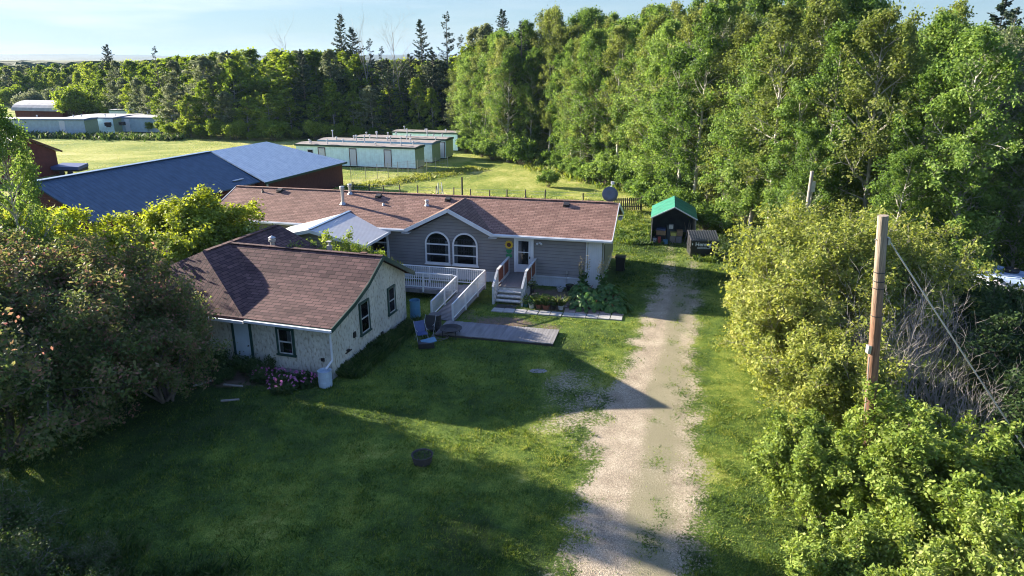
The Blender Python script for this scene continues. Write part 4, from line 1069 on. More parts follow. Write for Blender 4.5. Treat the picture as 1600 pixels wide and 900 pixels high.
pots = [(-3.95, -3.85, .17, .3, 'green_pot', 'tuft', 'small dark green pot with leafy plant, nearest to the steps'),
        (-3.6, -4.0, .17, .26, 'white_old', 'tuft', 'small pale pot of green leaves, second from the steps'),
        (-3.22, -3.95, .18, .24, 'clay', 'blade', 'clay pot with narrow leaves, third from the steps'),
        (-2.8, -4.0, .22, .26, 'clay', 'blade', 'wide clay bowl with tall blade-leaved plant, mid row'),
        (-2.4, -3.9, .18, .28, 'black_plastic', 'tuft', 'black pot with bright leaves in the middle of the pot row'),
        (-2.0, -3.9, .16, .24, 'white_old', 'blade', 'small white pot at the right end of the pot row'),
        (-3.5, -3.3, .16, .3, 'clay', 'tuft', 'clay pot behind the row against the landing side'),
        (-2.95, -3.4, .16, .3, 'green_pot', 'tuft', 'green pot in the back row of the pots'),
        (-3.85, -2.6, .14, .9, 'dark', 'tuft', 'plant on a tall dark stand against the landing side'),
        (-2.55, -.75, .22, .2, 'white_old', 'none', 'white rectangular-looking planter on the ground by the skirting'),
        (-2.0, -.7, .24, .42, 'black_plastic', 'none', 'large black nursery pot against the skirting, left of two'),
        (-1.45, -.7, .23, .40, 'black_plastic', 'none', 'large black nursery pot against the skirting, right of two')]
for i, (s, t, r_, h_, mt, kd, lab) in enumerate(pots):
    T = thing('potted_plant', lab, 'potted plant' if kd != 'none' else 'plant pot', hp(s, t), i*.7, 'pots by the entry steps')
    pot_mesh(r_, h_).build('pot', M[mt], T, smooth=False)
    if kd == 'tuft': lm = tuft(40+i, .3, .5, 170, .13, M['rhubarb'] if i % 2 else M['weed']); o = link(bpy.data.objects.new('foliage', lm), T); o.location.z = h_*.8
    elif kd == 'blade': lm = blades(40+i, .3, .75, 90, .05, M['weed'], .9); o = link(bpy.data.objects.new('foliage', lm), T); o.location.z = h_*.8
    else: lm = tuft(40+i, r_, .12, 30, .09, M['weed']); o = link(bpy.data.objects.new('foliage', lm), T); o.location.z = h_*.8
    if i in (3, 5, 6):
        o = link(bpy.data.objects.new('flowers', tuft(70+i, .22, .4, 10, .1, M['bloom'])), T); o.location.z = h_+.1
o = MB().lathe([(0, 0), (.28, 0), (.34, .12), (.3, .3), (0, .34)], (0, 0, 0), 12).build('garden_hose_reel', M['clay']); o.location = hp(-6.35, -.9, 0)
tag(o, 'small round rust-brown tub on the ground left of the entry steps', 'tub')
# stones
r2 = random.Random(5)
def stone_mesh(seed, r):
    q = random.Random(seed); m = MB(); n = 8; prof = [(0, 0), (r, 0.0), (r*1.05, r*.35), (r*.6, r*.7), (0, r*.75)]
    m.lathe(prof, (0, 0, 0), n); m.v = [(x*(1+q.uniform(-.2, .2)), y*(1+q.uniform(-.2, .2)), z*(1+q.uniform(-.2, .1))) for x, y, z in m.v]; return m
SM = stone_mesh(1, .12).build('stone', M['stone'])
first = True
for i in range(16):
    o = SM if first else SM.copy()
    if not first: link(o)
    first = False
    o.location = hp(r2.uniform(-1.9, -.2), r2.uniform(-3.9, -2.2), 0); o.rotation_euler = (0, 0, r2.random()*6); sc_ = r2.uniform(.6, 1.3); o.scale = (sc_, sc_*r2.uniform(.7, 1.2), sc_)
    tag(o, 'fist-sized grey stone in the edging between pots and rhubarb', 'stone', 'stones in the flower bed')
# rhubarb
def rhubarb_mesh(seed, r, h, n):
    rs = np.random.RandomState(seed); a = rs.rand(n)*6.283; q = rs.rand(n)**.6*r
    C = np.stack([np.cos(a)*q, np.sin(a)*q, h*(1-.75*(q/r)**2)*rs.uniform(.6, 1, n)], 1)
    nn = unit(np.stack([np.cos(a)*q/r*.9, np.sin(a)*q/r*.9, np.ones(n)], 1)+rs.normal(size=(n, 3))*.25)
    t = unit(np.stack([np.cos(a), np.sin(a), -.5*q/r], 1)+rs.normal(size=(n, 3))*.2); t = unit(t-nn*np.sum(t*nn, 1, keepdims=True)); b = np.cross(nn, t)
    s = rs.uniform(.25, .48, (n, 1)); P = []; rr = []
    for k in range(6):     # each leaf: a ruffled fan of three pairs of faces
        pass
    L = [C-t*s*.45, C-t*s*.2+b*s*.42-nn*s*.06, C+t*s*.15+b*s*.40-nn*s*.10, C+t*s*.6-nn*s*.12, C+t*s*.15-b*s*.40-nn*s*.10, C-t*s*.2-b*s*.42-nn*s*.06, C+t*s*.05+nn*s*.05]
    for i, j, k in ((0, 1, 2), (2, 3, None), (3, 4, None), (4, 5, 0)):
        if k is None: P.append(np.stack([L[i], L[j], L[6], L[6]+t*s*.01], 1))
        else: P.append(np.stack([L[i], L[j], L[k], L[6]], 1))
        rr.append(rs.rand(n))
    return quads_mesh('foliage', np.concatenate(P), np.concatenate(rr), M['rhubarb'])
def stalks_mesh(seed, r, h, n):
    rs = random.Random(seed); s_ = []
    for k in range(n):
        a = rs.random()*6.28; q = rs.random()*r; s_.append((0.1*math.cos(a), .1*math.sin(a), 0, q*math.cos(a), q*math.sin(a), h*rs.uniform(.5, .9), .018, .01))
    return tubes_mesh('stalk', s_, M['clay'], 5)
for i, (s, t, r_, h_, lab) in enumerate(((-.55, -3.1, 1.15, .95, 'big rhubarb plant with broad bright leaves beside the paving'), (.35, -1.9, 1.1, 1.0, 'dark broad-leaved rhubarb plant at the corner of the house'), (.9, -3.2, .9, .6, 'low broad-leaved plant at the right end of the flower bed'), (-1.1, -1.6, .9, .9, 'broad-leaved plant close to the white corner panel'))):
    T = thing('rhubarb_plant', lab, 'plant', hp(s, t), i)
    link(bpy.data.objects.new('foliage', rhubarb_mesh(20+i, r_, h_, 110)), T); link(bpy.data.objects.new('stalk', stalks_mesh(i, r_*.8, h_, 24)), T)
for i, (s, t) in enumerate(((-1.15, -1.35), (.0, -1.3))):
    T = thing('flower_stalk', ('cream plumed tall seed stalk standing before the white corner panel', 'cream plumed tall seed stalk right of the white corner panel')[i], 'plant', hp(s, t), i)
    sg_ = []; r2 = random.Random(i+3)
    for k in range(4): a = r2.random()*6.28; sg_.append((0, 0, 0, .25*math.cos(a), .25*math.sin(a), 1.6+r2.random()*.35, .02, .008))
    link(bpy.data.objects.new('stalk', tubes_mesh('stalk', sg_, M['weed'], 5)), T)
    rs = np.random.RandomState(i); C = np.concatenate([np.array(q[3:6])[None]+rs.normal(size=(70, 3))*np.array([.07, .07, .22]) for q in sg_])
    link(bpy.data.objects.new('plume', leaves('plume', C, .07, M['seedhead'], rs)), T)
    C = np.concatenate([np.array(q[3:6])[None]*rs.uniform(.3, .8, (30, 1))+rs.normal(size=(30, 3))*.08 for q in sg_])
    link(bpy.data.objects.new('foliage', leaves('foliage', C, .2, M['rhubarb'], rs)), T)

# ------------------------------------------------------------ cottage
CT = thing('stucco_cottage', 'old cream stucco cottage with dark brown shingle roof and dark green trim', 'cottage', (-7.6, 27.3, 0), R(-17))
prof = [(-.35, 2.44), (1.62, 2.92), (2.94, 3.40), (4.48, 4.26), (7.75, 2.55)]
def czf(t): return float(np.interp(t, [p[0] for p in prof], [p[1] for p in prof]))
CW = 12.2
tw = [0, 1.62, 2.94, 4.48, 7.3]
m = MB()
outl = [(0, .25), (7.3, .25), (7.3, czf(7.3)-.1)]+[(t, czf(t)-.1) for t in (4.48, 2.94, 1.62)]+[(0, czf(0)-.1)]
m.slab([(0, a, b) for a, b in outl], 8.15, (-1, 0, 0))
m.box(-CW, -8.16, .004, 8.3, .25, 2.3)
m.slab([(-CW, 8.3, .25), (-4.2, 8.3, .25), (-4.2, 8.3, 2.3), (-8.15, 8.3, 4.1), (-CW, 8.3, 2.3)], .9, (0, -1, 0))
m.build('wall', M['stucco'], CT)
m = MB(); m.box(-CW+.03, -.03, .03, 7.27, -.1, .25); m.build('foundation', M['concrete'], CT)
th = .12
m = MB(); RL = -8.15
for (t0, z0), (t1, z1) in zip(prof[:-1], prof[1:]):
    m.slab([(RL, t0, z0+.06), (.32, t0, z0+.06), (.32, t1, z1+.06), (RL, t1, z1+.06)], th)
for k in range(28): m.box(.32-(k+1)*.302, .32-k*.302-.015, 4.36, 4.6, 4.30, 4.335)
m.build('roof', M['shingle_brown'], CT)
m = MB(); zr = 4.34; hw = 4.3; ez = 2.46
yb, yf, hb = 8.6, -.36, 2.6
for sg in (-1, 1):
    Q = [(RL, hb, zr), (RL, yb, zr), (RL+sg*hw, yb, ez), (RL+sg*hw, yf, ez)]
    m.slab(Q if sg > 0 else Q[::-1], th)
m.slab([(RL-hw, yf, ez), (RL+hw, yf, ez), (RL, hb, zr)], th)
for k in range(19): m.box(RL-.12, RL+.12, hb+.2+k*.302, hb+.2+k*.302+.285, zr-.03, zr+.015)
m.build('wing_roof', M['shingle_brown_y'], CT)
m = MB()
for (t0, z0), (t1, z1) in zip(prof[:-1], prof[1:]):
    m.bar((.345, t0, z0-.02), (.345, t1, z1-.02), .045, .2)
m.box(-3.85, .32, -.40, -.36, 2.30, 2.47); m.build('barge_board', M['green_dark'], CT)
m = MB(); m.box(-3.8, .36, -.52, -.41, 2.36, 2.46); m.box(RL-hw, -3.86, -.50, -.39, 2.28, 2.40); m.build('gutter', M['white'], CT)
m = MB(); m.tube((.1, -.46, 2.38), (.08, -.1, 2.15), .045); m.tube((.08, -.1, 2.15), (.08, -.1, .95), .045); m.tube((.08, -.1, .95), (.0, -.5, .72), .045); m.build('downspout', M['white'], CT)
def cwin(x0, x1, z0, z1, side):
    wv = bpy.data.objects.new('window', None); link(wv, CT)
    if side:
        wv.location = (0, 0, 0); f = Matrix(((0, -1, 0, 0), (1, 0, 0, 0), (0, 0, 1, 0), (0, 0, 0, 1)))
    else: f = Matrix.Identity(4)
    m = MB(); m.box(x0, x1, -.02, -.005, z0, z1, f); m.build('interior', M['room'], wv)
    m = MB(); m.box(x0+.04, x0+.2, -.03, -.022, z0+.05, (z0+z1)/2, f); m.box(x1-.25, x1-.08, -.03, -.022, (z0+z1)/2, z1-.05, f); m.build('curtain', M['curtain'], wv)
    m = MB(); m.box(x0, x1, -.04, -.036, z0, z1, f); m.build('pane', M['glass'], wv)
    m = MB(); w_ = .1
    m.box(x0-w_, x0, -.07, -.002, z0-.02, z1+w_, f); m.box(x1, x1+w_, -.07, -.002, z0-.02, z1+w_, f); m.box(x0, x1, -.07, -.002, z1, z1+w_, f); m.box(x0-w_-.04, x1+w_+.04, -.1, -.002, z0-.1, z0-.02, f)
    m.build('frame', M['green_dark'], wv)
    m = MB(); m.box(x0, x1, -.055, -.03, (z0+z1)/2-.03, (z0+z1)/2+.03, f); m.box(x0, x0+.04, -.055, -.03, z0, z1, f); m.box(x1-.04, x1, -.055, -.03, z0, z1, f); m.box(x0, x1, -.055, -.03, z0, z0+.05, f); m.build('sash', M['white_old'], wv)
cwin(-2.5, -1.82, .95, 2.05, False)
cwin(2.58, 3.3, 1.12, 2.5, True); cwin(5.36, 5.98, 1.12, 2.34, True)
D = bpy.data.objects.new('door', None); link(D, CT)
m = MB(); m.box(-4.72, -3.95, -.05, 0, .12, 2.12); m.build('panel', M['door_pale'], D)
m = MB(); m.box(-4.84, -4.72, -.07, 0, .1, 2.2); m.box(-3.95, -3.85, -.07, 0, .1, 2.2); m.box(-4.84, -3.85, -.07, 0, 2.12, 2.22); m.build('frame', M['green_dark'], D)
m = MB(); m.tube((-4.05, -.05, 1.1), (-4.05, -.11, 1.1), .03); m.build('handle', M['dark'], D)
m = MB(); m.box(-.5, -.34, -.06, 0, .82, .96); m.box(.0, .06, 1.85, 2.05, 1.2, 1.45); m.box(0, .1, 1.2, 1.35, .82, .9); m.box(0, .05, 1.1, 1.6, .74, .78); m.box(0, .05, 4.4, 4.6, .3, .5); m.box(0, .05, 3.5, 3.75, .1, .35)
m.build('wall_vent', M['dark'], CT)
def cflue(x, y, z, h, r):
    m = MB(); m.tube((x, y, z-.15), (x, y, z+h), r, n=12); m.lathe([(r*1.7, h-.02), (r*1.7, h+.08), (r*.9, h+.1), (r*.9, h+.15), (r*1.8, h+.17), (0, h+.28)], (x, y, z), 12); m.build('flue', M['galv'], CT)
cflue(-5.8, 4.75, 4.15, .36, .10)
m = MB(); m.box(-2.9, -2.7, 4.92, 5.1, 3.9, 4.45); m.tube((-2.8, 5.02, 4.45), (-2.8, 5.02, 4.62), .06); m.box(-2.92, -2.68, 4.9, 5.12, 4.62, 4.66); m.build('chimney', M['concrete'], CT)
m = MB(); m.box(-.9, -.6, 4.5, 4.75, 4.2, 4.36); m.build('roof_vent', M['brown'], CT)

def barrel(name, loc, r, h, mt, lab, ribs=True, open_=True):
    m = MB(); pr = [(0, 0), (r*.96, 0), (r, .05), (r, h*.32), (r*1.04, h*.34), (r, h*.37), (r, h*.64), (r*1.04, h*.66), (r, h*.69), (r*.98, h), (r*1.03, h), (r*1.03, h*.97)]
    if open_: pr += [(r*.92, h*.97), (r*.9, h*.82), (0, h*.82)]
    else: pr = pr[:-1]+[(r*.5, h*1.03), (0, h*1.04)]
    o = m.lathe(pr, (0, 0, 0), 22).build(name, mt if not isinstance(mt, str) else M[mt]); o.location = loc
    return tag(o, lab, 'barrel')
barrel('rain_barrel', cp(.0, -.62), .28, .72, 'white_barrel', 'white open rain barrel under the downspout beside pink peonies')
barrel('rain_barrel', cp(.38, 7.55), .27, 1.15, 'blue_barrel', 'pale blue barrel at the far corner of the stucco cottage')
o = barrel('trash_barrel', (-3.85, 33.1, 0), .31, .85, 'black_plastic', 'black barrel with lid at the foot of the ramp', open_=False)
# wheeled bin behind the house end
T = thing('wheeled_bin', 'black wheeled garbage bin on the grass behind the right end of the house', 'bin', (6.95, 43.4, 0), R(-13))
m = MB(); m.add([(-.24, -.26, .08), (.24, -.26, .08), (.24, .26, .08), (-.24, .26, .08), (-.31, -.33, .98), (.31, -.33, .98), (.31, .35, .98), (-.31, .35, .98)], [(3, 2, 1, 0), (4, 5, 6, 7), (0, 1, 5, 4), (1, 2, 6, 5), (2, 3, 7, 6), (3, 0, 4, 7)]); m.build('body', M['black_plastic'], T, bevel=.02)
m = MB(); m.box(-.34, .34, -.37, .36, .98, 1.04); m.box(-.3, .3, -.2, .2, 1.04, 1.07); m.build('lid', M['black_plastic'], T, bevel=.015)
for sx in (-.26, .26): MB().tube((sx-.03, .28, .1), (sx+.03, .28, .1), .1, n=14).build('wheel', M['dark'], T)
# round table / fire pit, chair and clutter
T = thing('fire_pit', 'round dark metal fire pit beside the end of the boardwalk', 'fire pit', (-3.0, 32.2, 0))
MB().lathe([(0, .3), (.25, .3), (.48, .42), (.5, .44), (.42, .44), (.3, .36), (0, .34)], (0, 0, 0), 24).build('bowl', M['dark'], T)
MB().lathe([(.48, .44), (.56, .45), (.56, .47), (.48, .46)], (0, 0, 0), 24).build('rim', M['dark'], T)
for k in range(4): a = k*1.57+.6; MB().tube((.45*math.cos(a), .45*math.sin(a), .43), (.5*math.cos(a), .5*math.sin(a), 0), .018).build('leg', M['dark'], T)
def lawnchair(loc, rz, lab, mseat, tilt=0):
    T = thing('folding_chair', lab, 'chair', loc, rz)
    MB().box(-.25, .25, -.22, .22, .40, .43).build('seat', M[mseat], T)
    m = MB(); m.slab([(-.25, .22, .43), (.25, .22, .43), (.25, .42, .92), (-.25, .42, .92)], .02, (0, -1, 0)); m.build('backrest', M[mseat], T)
    for sg in (-.27, .27):
        MB().tube((sg, -.24, 0), (sg, .1, .6), .012).tube((sg, .1, .6), (sg, -.22, .62), .012).build('armrest', M['galv'], T)
        MB().tube((sg, .36, 0), (sg, .0, .42), .012).tube((sg, .0, .42), (sg, .43, .95), .012).build('leg', M['galv'], T)
    return T
lawnchair((-4.35, 31.6, 0), R(25), 'folding chair with a blue patterned seat among clutter by the weeds', 'blue_paint')
lawnchair((-4.1, 32.35, 0), R(-10), 'dark folding chair leaning by the black barrel', 'dark')
o = MB().box(-.35, .35, -.2, .2, 0, .03).build('plastic_sheet', M['blue_barrel']); o.location = (-3.95, 30.95, .28); o.rotation_euler = (R(12), R(-8), R(20)); tag(o, 'pale blue plastic tray lying tilted on the clutter by the chairs', 'tray')
o = MB().box(-.4, .35, -.3, .3, 0, .27).build('storage_crate', M['dark'], bevel=.02); o.location = (-4.05, 30.95, 0); o.rotation_euler = (0, 0, R(10)); tag(o, 'dark low crate on the lawn under a pale blue tray', 'crate')
T = thing('garden_hose', 'coiled yellowish garden hose on the grass by the fire pit', 'hose', (-3.5, 31.9, 0))
m = MB(); pp = [(.35*(1+.04*(k % 7))*math.cos(k*.35), .3*(1+.05*(k % 5))*math.sin(k*.35), .02+.004*k) for k in range(50)]; m.path(pp, .012, 5); m.build('coil', M['seedhead'] if False else M['wood_deck'], T)
# lawn planter and flat stone
T = thing('lawn_planter', 'low round rusty tub with plants standing in the middle of the lawn', 'planter', (-3.03, 20.85, 0))
MB().lathe([(0, 0), (.3, 0), (.36, .3), (.38, .32), (.34, .32), (.3, .24), (0, .24)], (0, 0, 0), 20).build('tub', M['post_wood'], T)
o = link(bpy.data.objects.new('foliage', tuft(5, .3, .22, 320, .08, M['weed'])), T); o.location.z = .2
o = stone_mesh(4, .42).build('flat_stone', M['stone']); o.location = (1.15, 28.2, 0); o.scale = (.85, .55, .1); tag(o, 'flat pale slab lying in the lawn near the driveway', 'stone')
for i, (px, py, L_, an) in enumerate(((322, 600, 1.0, 40), (342, 588, .8, 62), (365, 605, .9, -15), (360, 628, .7, 5))):
    q = at(px, py, .08); o = MB().tube((-L_/2, 0, .06), (L_/2, 0, .1), .05, .035, 7).build('driftwood', M['bark_grey']); o.location = q; o.rotation_euler = (0, 0, R(an))
    tag(o, ('pale driftwood log left of the cottage door', 'pale driftwood log leaning nearest the cottage door', 'short pale log in front of the cottage door bed', 'short grey log at the edge of the lawn by the bed')[i], 'log')
# ------------------------------------------------------------ barn with blue and grey metal roof
B = thing('long_barn', 'long dark red barn with blue metal roof and pale grey far section', 'barn', (-21, 60, 0), R(-18))
be, br, b0_, b1_ = 2.55, 5.0, -15.2, 2.4
m = MB()
m.slab([(-2.9, b0_+.4, 0), (-12.3, b0_+.4, 0), (-12.3, b0_+.4, be), (-7.6, b0_+.4, br-.15), (-2.9, b0_+.4, be)], 17.0, (0, 1, 0)); m.build('wall', M['redwall'], B)
for sg in (-1, 1):
    Q = [(-7.6, b0_, br), (-7.6, b1_, br), (-7.6+sg*5.1, b1_, be), (-7.6+sg*5.1, b0_, be)]
    m = MB(); m.slab(Q if sg > 0 else Q[::-1], .1); m.build('roof', M['metal_blue'], B)
m = MB(); m.bar((-7.6, b0_-.02, br+.03), (-7.6, b1_, br+.03), .5, .04); m.build('ridge_cap', M['trim_blue'], B)
we = 2.5
m = MB(); m.box(-12.9, -2.3, b1_+.3, 16.0, 0, we); m.build('rear_wall', M['redbrick'], B)
m = MB()
Qs = [[(-7.5, b1_+.01, br+.04), (-7.5, 10.6, br+.04), (-1.9, 16.4, we), (-1.9, b1_+.01, we)], [(-7.5, b1_+.01, br+.04), (-13.1, b1_+.01, we), (-13.1, 16.4, we), (-7.5, 10.6, br+.04)], [(-7.5, 10.6, br+.04), (-13.1, 16.4, we), (-1.9, 16.4, we)]]
for Q in Qs: m.slab(Q, .1)
m.build('rear_roof', M['metal_galv'], B)
m = MB(); m.box(-1.98, -1.86, b1_, 16.4, we-.2, we-.01); m.box(-13.1, -1.9, 16.36, 16.46, we-.2, we-.01); m.build('fascia', M['green_dark'], B)
m = MB(); m.box(-2.4, -2.28, 3.0, 3.25, 0, we-.2); m.build('downspout', M['white'], B)
m = MB(); m.bar((-3.2, -.2, be+.42), (-3.2, 1.0, be+.42), .25, .05); m.build('skylight', M['white'], B)
# red sheds at left
RB = thing('red_shed', 'dark red brick gabled shed at the left edge beyond the blue roof', 'shed', (-54.9, 79.6, 0), R(72))
m = MB(); m.slab([(-4.2, 0, 0), (4.2, 0, 0), (4.2, 0, 2.75), (0, 0, 4.75), (-4.2, 0, 2.75)], 9, (0, 1, 0)); m.build('wall', M['redwall'], RB)
for sg in (-1, 1):
    Q = [(0, -.4, 5.0), (0, 9.4, 5.0), (sg*4.7, 9.4, 2.72), (sg*4.7, -.4, 2.72)]; m = MB(); m.slab(Q if sg > 0 else Q[::-1], .12); m.build('roof', M['metal_galv'], RB)
m = MB(); m.bar((0, -.44, 4.88), (4.7, -.44, 2.62), .05, .2); m.bar((0, -.44, 4.88), (-4.7, -.44, 2.62), .05, .2); m.build('barge_board', M['brown'], RB)
m = MB(); m.box(.2, .6, -.1, 0, 2.9, 3.1); m.build('wall_lamp', M['yellow'], RB)
QB = thing('quonset_barn', 'old dark red barn with rounded silver metal roof far left', 'barn', (-106, 162, 0), R(-14))
m = MB(); m.box(-6.5, 6.5, 0, 8, 0, 2.2); m.build('wall', M['redwall'], QB)
m = MB(); arc = [(-.4+4.4-4.4*math.cos(math.pi*k/10), 2.0+2.0*math.sin(math.pi*k/10)) for k in range(11)]
for (a, b), (c, d) in zip(arc[:-1], arc[1:]): m.slab([(-7, a, b), (7, a, b), (7, c, d), (-7, c, d)], .08)
m.build('roof', M['tarroof_pale'], QB)
T = thing('covered_trailer', 'small flat trailer under a dark blue cover beside the red shed', 'trailer', (-52.0, 83.2, 0), R(-5))
m = MB(); m.box(-1.6, 1.6, -.9, .9, .5, .9); m.build('body', M['dark'], T); m = MB(); m.slab([(-1.7, -1, 1.05), (1.7, -1, 1.05), (1.6, 1, 1.25), (-1.6, 1, 1.25)], .35); m.build('cover', M['blue_paint'], T)
for sx in (-.5, .5): MB().tube((sx, -.95, .3), (sx, -.75, .3), .3, n=14).build('wheel', M['dark'], T)

# ------------------------------------------------------------ portable cabins
def cabin(loc, rz, L, W, h, mw, me_, lab, doors=(), grp=None, vents=8, wins=(), seed=1, roofm='tarroof', trim='green_dark', doorm='door_white'):
    T = thing('portable_cabin', lab, 'cabin', loc, rz, grp)
    m = MB(); m.box(-L, 0, 0, W, .15, h); m.build('wall', M[mw], T)
    m = MB(); m.box(-.005, .02, .02, W-.02, .16, h-.02); m.build('end_wall', M[me_], T)
    m = MB(); m.box(-L+.1, -.1, .1, W-.1, -.05, .15); m.build('skid', M['dark'], T)
    m = MB(); m.slab([(-L-.1, -.1, h+.08), (.1, -.1, h+.08), (.1, W/2, h+.2), (-L-.1, W/2, h+.2)], .08); m.slab([(-L-.1, W/2, h+.2), (.1, W/2, h+.2), (.1, W+.1, h+.08), (-L-.1, W+.1, h+.08)], .08); m.build('roof', M[roofm], T)
    m = MB(); m.box(-L-.1, .1, -.13, -.09, h-.12, h+.1); m.box(.1, .14, -.1, W+.1, h-.16, h+.1); m.build('fascia', M[trim], T)
    for x in doors:
        d = bpy.data.objects.new('door', None); link(d, T)
        MB().box(x-.42, x+.42, -.04, 0, .25, h-.35).build('panel', M[doorm], d)
        m = MB(); m.box(x-.5, x-.42, -.06, 0, .2, h-.25); m.box(x+.42, x+.5, -.06, 0, .2, h-.25); m.box(x-.42, x+.42, -.06, 0, h-.35, h-.25); m.build('frame', M['brown'] if mw == 'teal_wall' else M[doorm], d)
    for x, w_ in wins:
        d = bpy.data.objects.new('window', None); link(d, T)
        MB().box(x-w_/2, x+w_/2, -.03, -.004, 1.2, 2.0).build('pane', M['room'], d)
        m = MB(); m.box(x-w_/2-.06, x-w_/2, -.05, 0, 1.14, 2.06); m.box(x+w_/2, x+w_/2+.06, -.05, 0, 1.14, 2.06); m.box(x-w_/2, x+w_/2, -.05, 0, 2, 2.06); m.box(x-w_/2, x+w_/2, -.05, 0, 1.14, 1.2); m.build('frame', M['white'], d)
    r2 = random.Random(seed)
    for k in range(vents):
        x = -L*(k+.5)/vents+r2.uniform(-.5, .5); y = r2.uniform(.3, W-.3); hh = r2.choice((.25, .3, .45, .9)) if k % 3 else .3
        z = h+.1+.1*(1-abs(y-W/2)/(W/2))
        MB().tube((x, y, z), (x, y, z+hh), .07, n=8).lathe([(.15, hh-.02), (.15, hh+.1), (0, hh+.14)], (x, y, z), 8).build('roof_vent', M['shell'], T)
    return T
grp = 'teal portable cabins in the field'
cabin((-11.9, 87.2, 0), R(-14), 16.2, 3.1, 2.6, 'teal_wall', 'green_wall', 'nearest pale teal portable cabin with two brown-framed doors on the mown field', (-3.6, -8.3, -12.6), grp, 10, ((-14.2, .7),), 1)
cabin((-10.4, 92.6, 0), R(-14), 16.2, 3.1, 2.55, 'greyblue_wall', 'green_wall', 'second teal cabin behind the nearest, its blue-edged roof showing', (), grp, 9, (), 2, trim='trim_blue')
cabin((-9.0, 96.6, 0), R(-14), 13.2, 3.1, 2.6, 'teal_wall', 'green_wall', 'third teal cabin, green end wall beside the trees', (-.6,), grp, 9, (), 3)
cabin((-8.0, 105.0, 0), R(-14), 10.2, 3.2, 2.6, 'teal_wall', 'greyblue_wall', 'farthest teal cabin, under the tree line with a roof pipe', (), grp, 3, (), 4, roofm='tarroof')
grp = 'long grey cabins far left'
cabin((-75.0, 126.3, 0), R(-2), 22, 4, 2.9, 'greyblue_wall', 'green_wall', 'left long grey cabin with white doors and flat roof', (-4.0, -13.0), grp, 3, (), 5, 'tarroof_pale', 'trim_blue')
cabin((-62.0, 131.5, 0), R(-10), 13.2, 9, 2.7, 'greyblue_wall', 'green_wall', 'right long grey cabin with white doors ending at the weeds', (-3.0, -9.2), grp, 4, (), 6, 'tarroof_pale', 'trim_blue')
cabin((-72.5, 131.0, 0), R(-6), 9, 9, 2.8, 'teal_wall', 'green_wall', 'pale recessed cabin with air conditioners between the two grey cabins', (), grp, 2, ((-1.0, .9), ), 7, 'tarroof_pale', 'trim_blue')
cabin((-64.0, 146, 0), R(-12), 20, 5, 2.9, 'greyblue_wall', 'green_wall', 'low rusty-roofed cabin behind the long grey cabins', (), grp, 3, (), 8, 'tarroof_pale')
for i, (x, y) in enumerate(((-73.0, 130.4), (-70.5, 131.6))):
    o = MB().box(-.45, .45, -.35, .35, 0, .6).build('air_conditioner', M['dark']); o.location = (x-.5*i, y-.3-.1*i, 1.5); tag(o, ('left dark air conditioner box on the wall of the recessed pale cabin', 'right dark air conditioner box on the wall of the recessed pale cabin')[i], 'air conditioner')

# ------------------------------------------------------------ fences
rowsF = []; rowsG = []
PM = MB().tube((0, 0, -.1), (0, 0, 1.25), .07, .06, 7).build('fence_post', M['post_wood'])
first = True
for x_, y_ in ((577, 308), (600, 309), (625, 309), (653, 310), (682, 312), (709, 312), (736, 313), (765, 315), (792, 315), (821, 316), (851, 318), (911, 320), (553, 304)):
    q = at(x_, y_, 0); o = PM if first else PM.copy()
    if not first: link(o)
    first = False; o.location = q; o.rotation_euler = (R(rnd.uniform(-3, 3)), R(rnd.uniform(-3, 3)), 0); o.scale.z = 1.5 if x_ == 723 else rnd.uniform(.85, 1.1)
    tag(o, 'short dark wooden post', 'fence post'); rowsF.append((o, 'short dark wooden fence', 'behind the red-brown roof', x_))
ordinal_labels(rowsF, 'post', 'posts of the wire fence behind the house')
for r_ in rowsF: r_[0]['label'] = r_[0]['label'].replace('thirteenth', 'last')
o = MB().tube((0, 0, -.1), (0, 0, 2.3), .09, .08, 8).build('tall_post', M['post_wood']); o.location = at(722.5, 314, 0); tag(o, 'tallest dark post in the wire fence behind the house', 'post')
T = thing('fence_wire', 'thin wires strung along the wooden posts behind the house', 'wire fence', (0, 0, 0))
for zz in (.45, .8, 1.1): MB().path([at(a, b, 0)+Vector((0, 0, zz)) for a, b in ((545, 302), (625, 309), (709, 312), (792, 315), (911, 320), (950, 322))], .008, 4).build('strand', M['galv'], T)
# pale net fence by the cabins
SP = MB().tube((0, 0, -.1), (0, 0, 1.7), .03, .03, 6).build('steel_post', M['galv'])
cps = [(549, 286), (572, 283), (590, 279.5), (607, 277.5), (622, 275.5), (638, 273.5), (653, 272), (667, 270), (681, 268), (700, 266)]
for i, (a, b) in enumerate(cps):
    o = SP if i == 0 else SP.copy()
    if i: link(o)
    o.location = at(a, b, 0); tag(o, 'thin grey post', 'fence post'); rowsG.append((o, 'thin grey net-fence', 'before the teal cabins', a))
ordinal_labels(rowsG, 'post', 'posts of the net fence by the cabins')
m = MB()
for zz in (.1, .5, .9, 1.3, 1.6): m.path([at(a, b, 0)+Vector((0, 0, zz)) for a, b in cps], .008, 4)
for (a, b), (c, d) in zip(cps[:-1], cps[1:]):
    A_, B_ = at(a, b, 0), at(c, d, 0)
    for k in range(8): q = A_+(B_-A_)*(k+.5)/8; m.tube(q+Vector((0, 0, .1)), q+Vector((0, 0, 1.6)), .005, n=4)
T = m.build('wire_net', M['galv']); tag(T, 'fine wire net strung between thin posts before the teal cabins', 'wire fence')
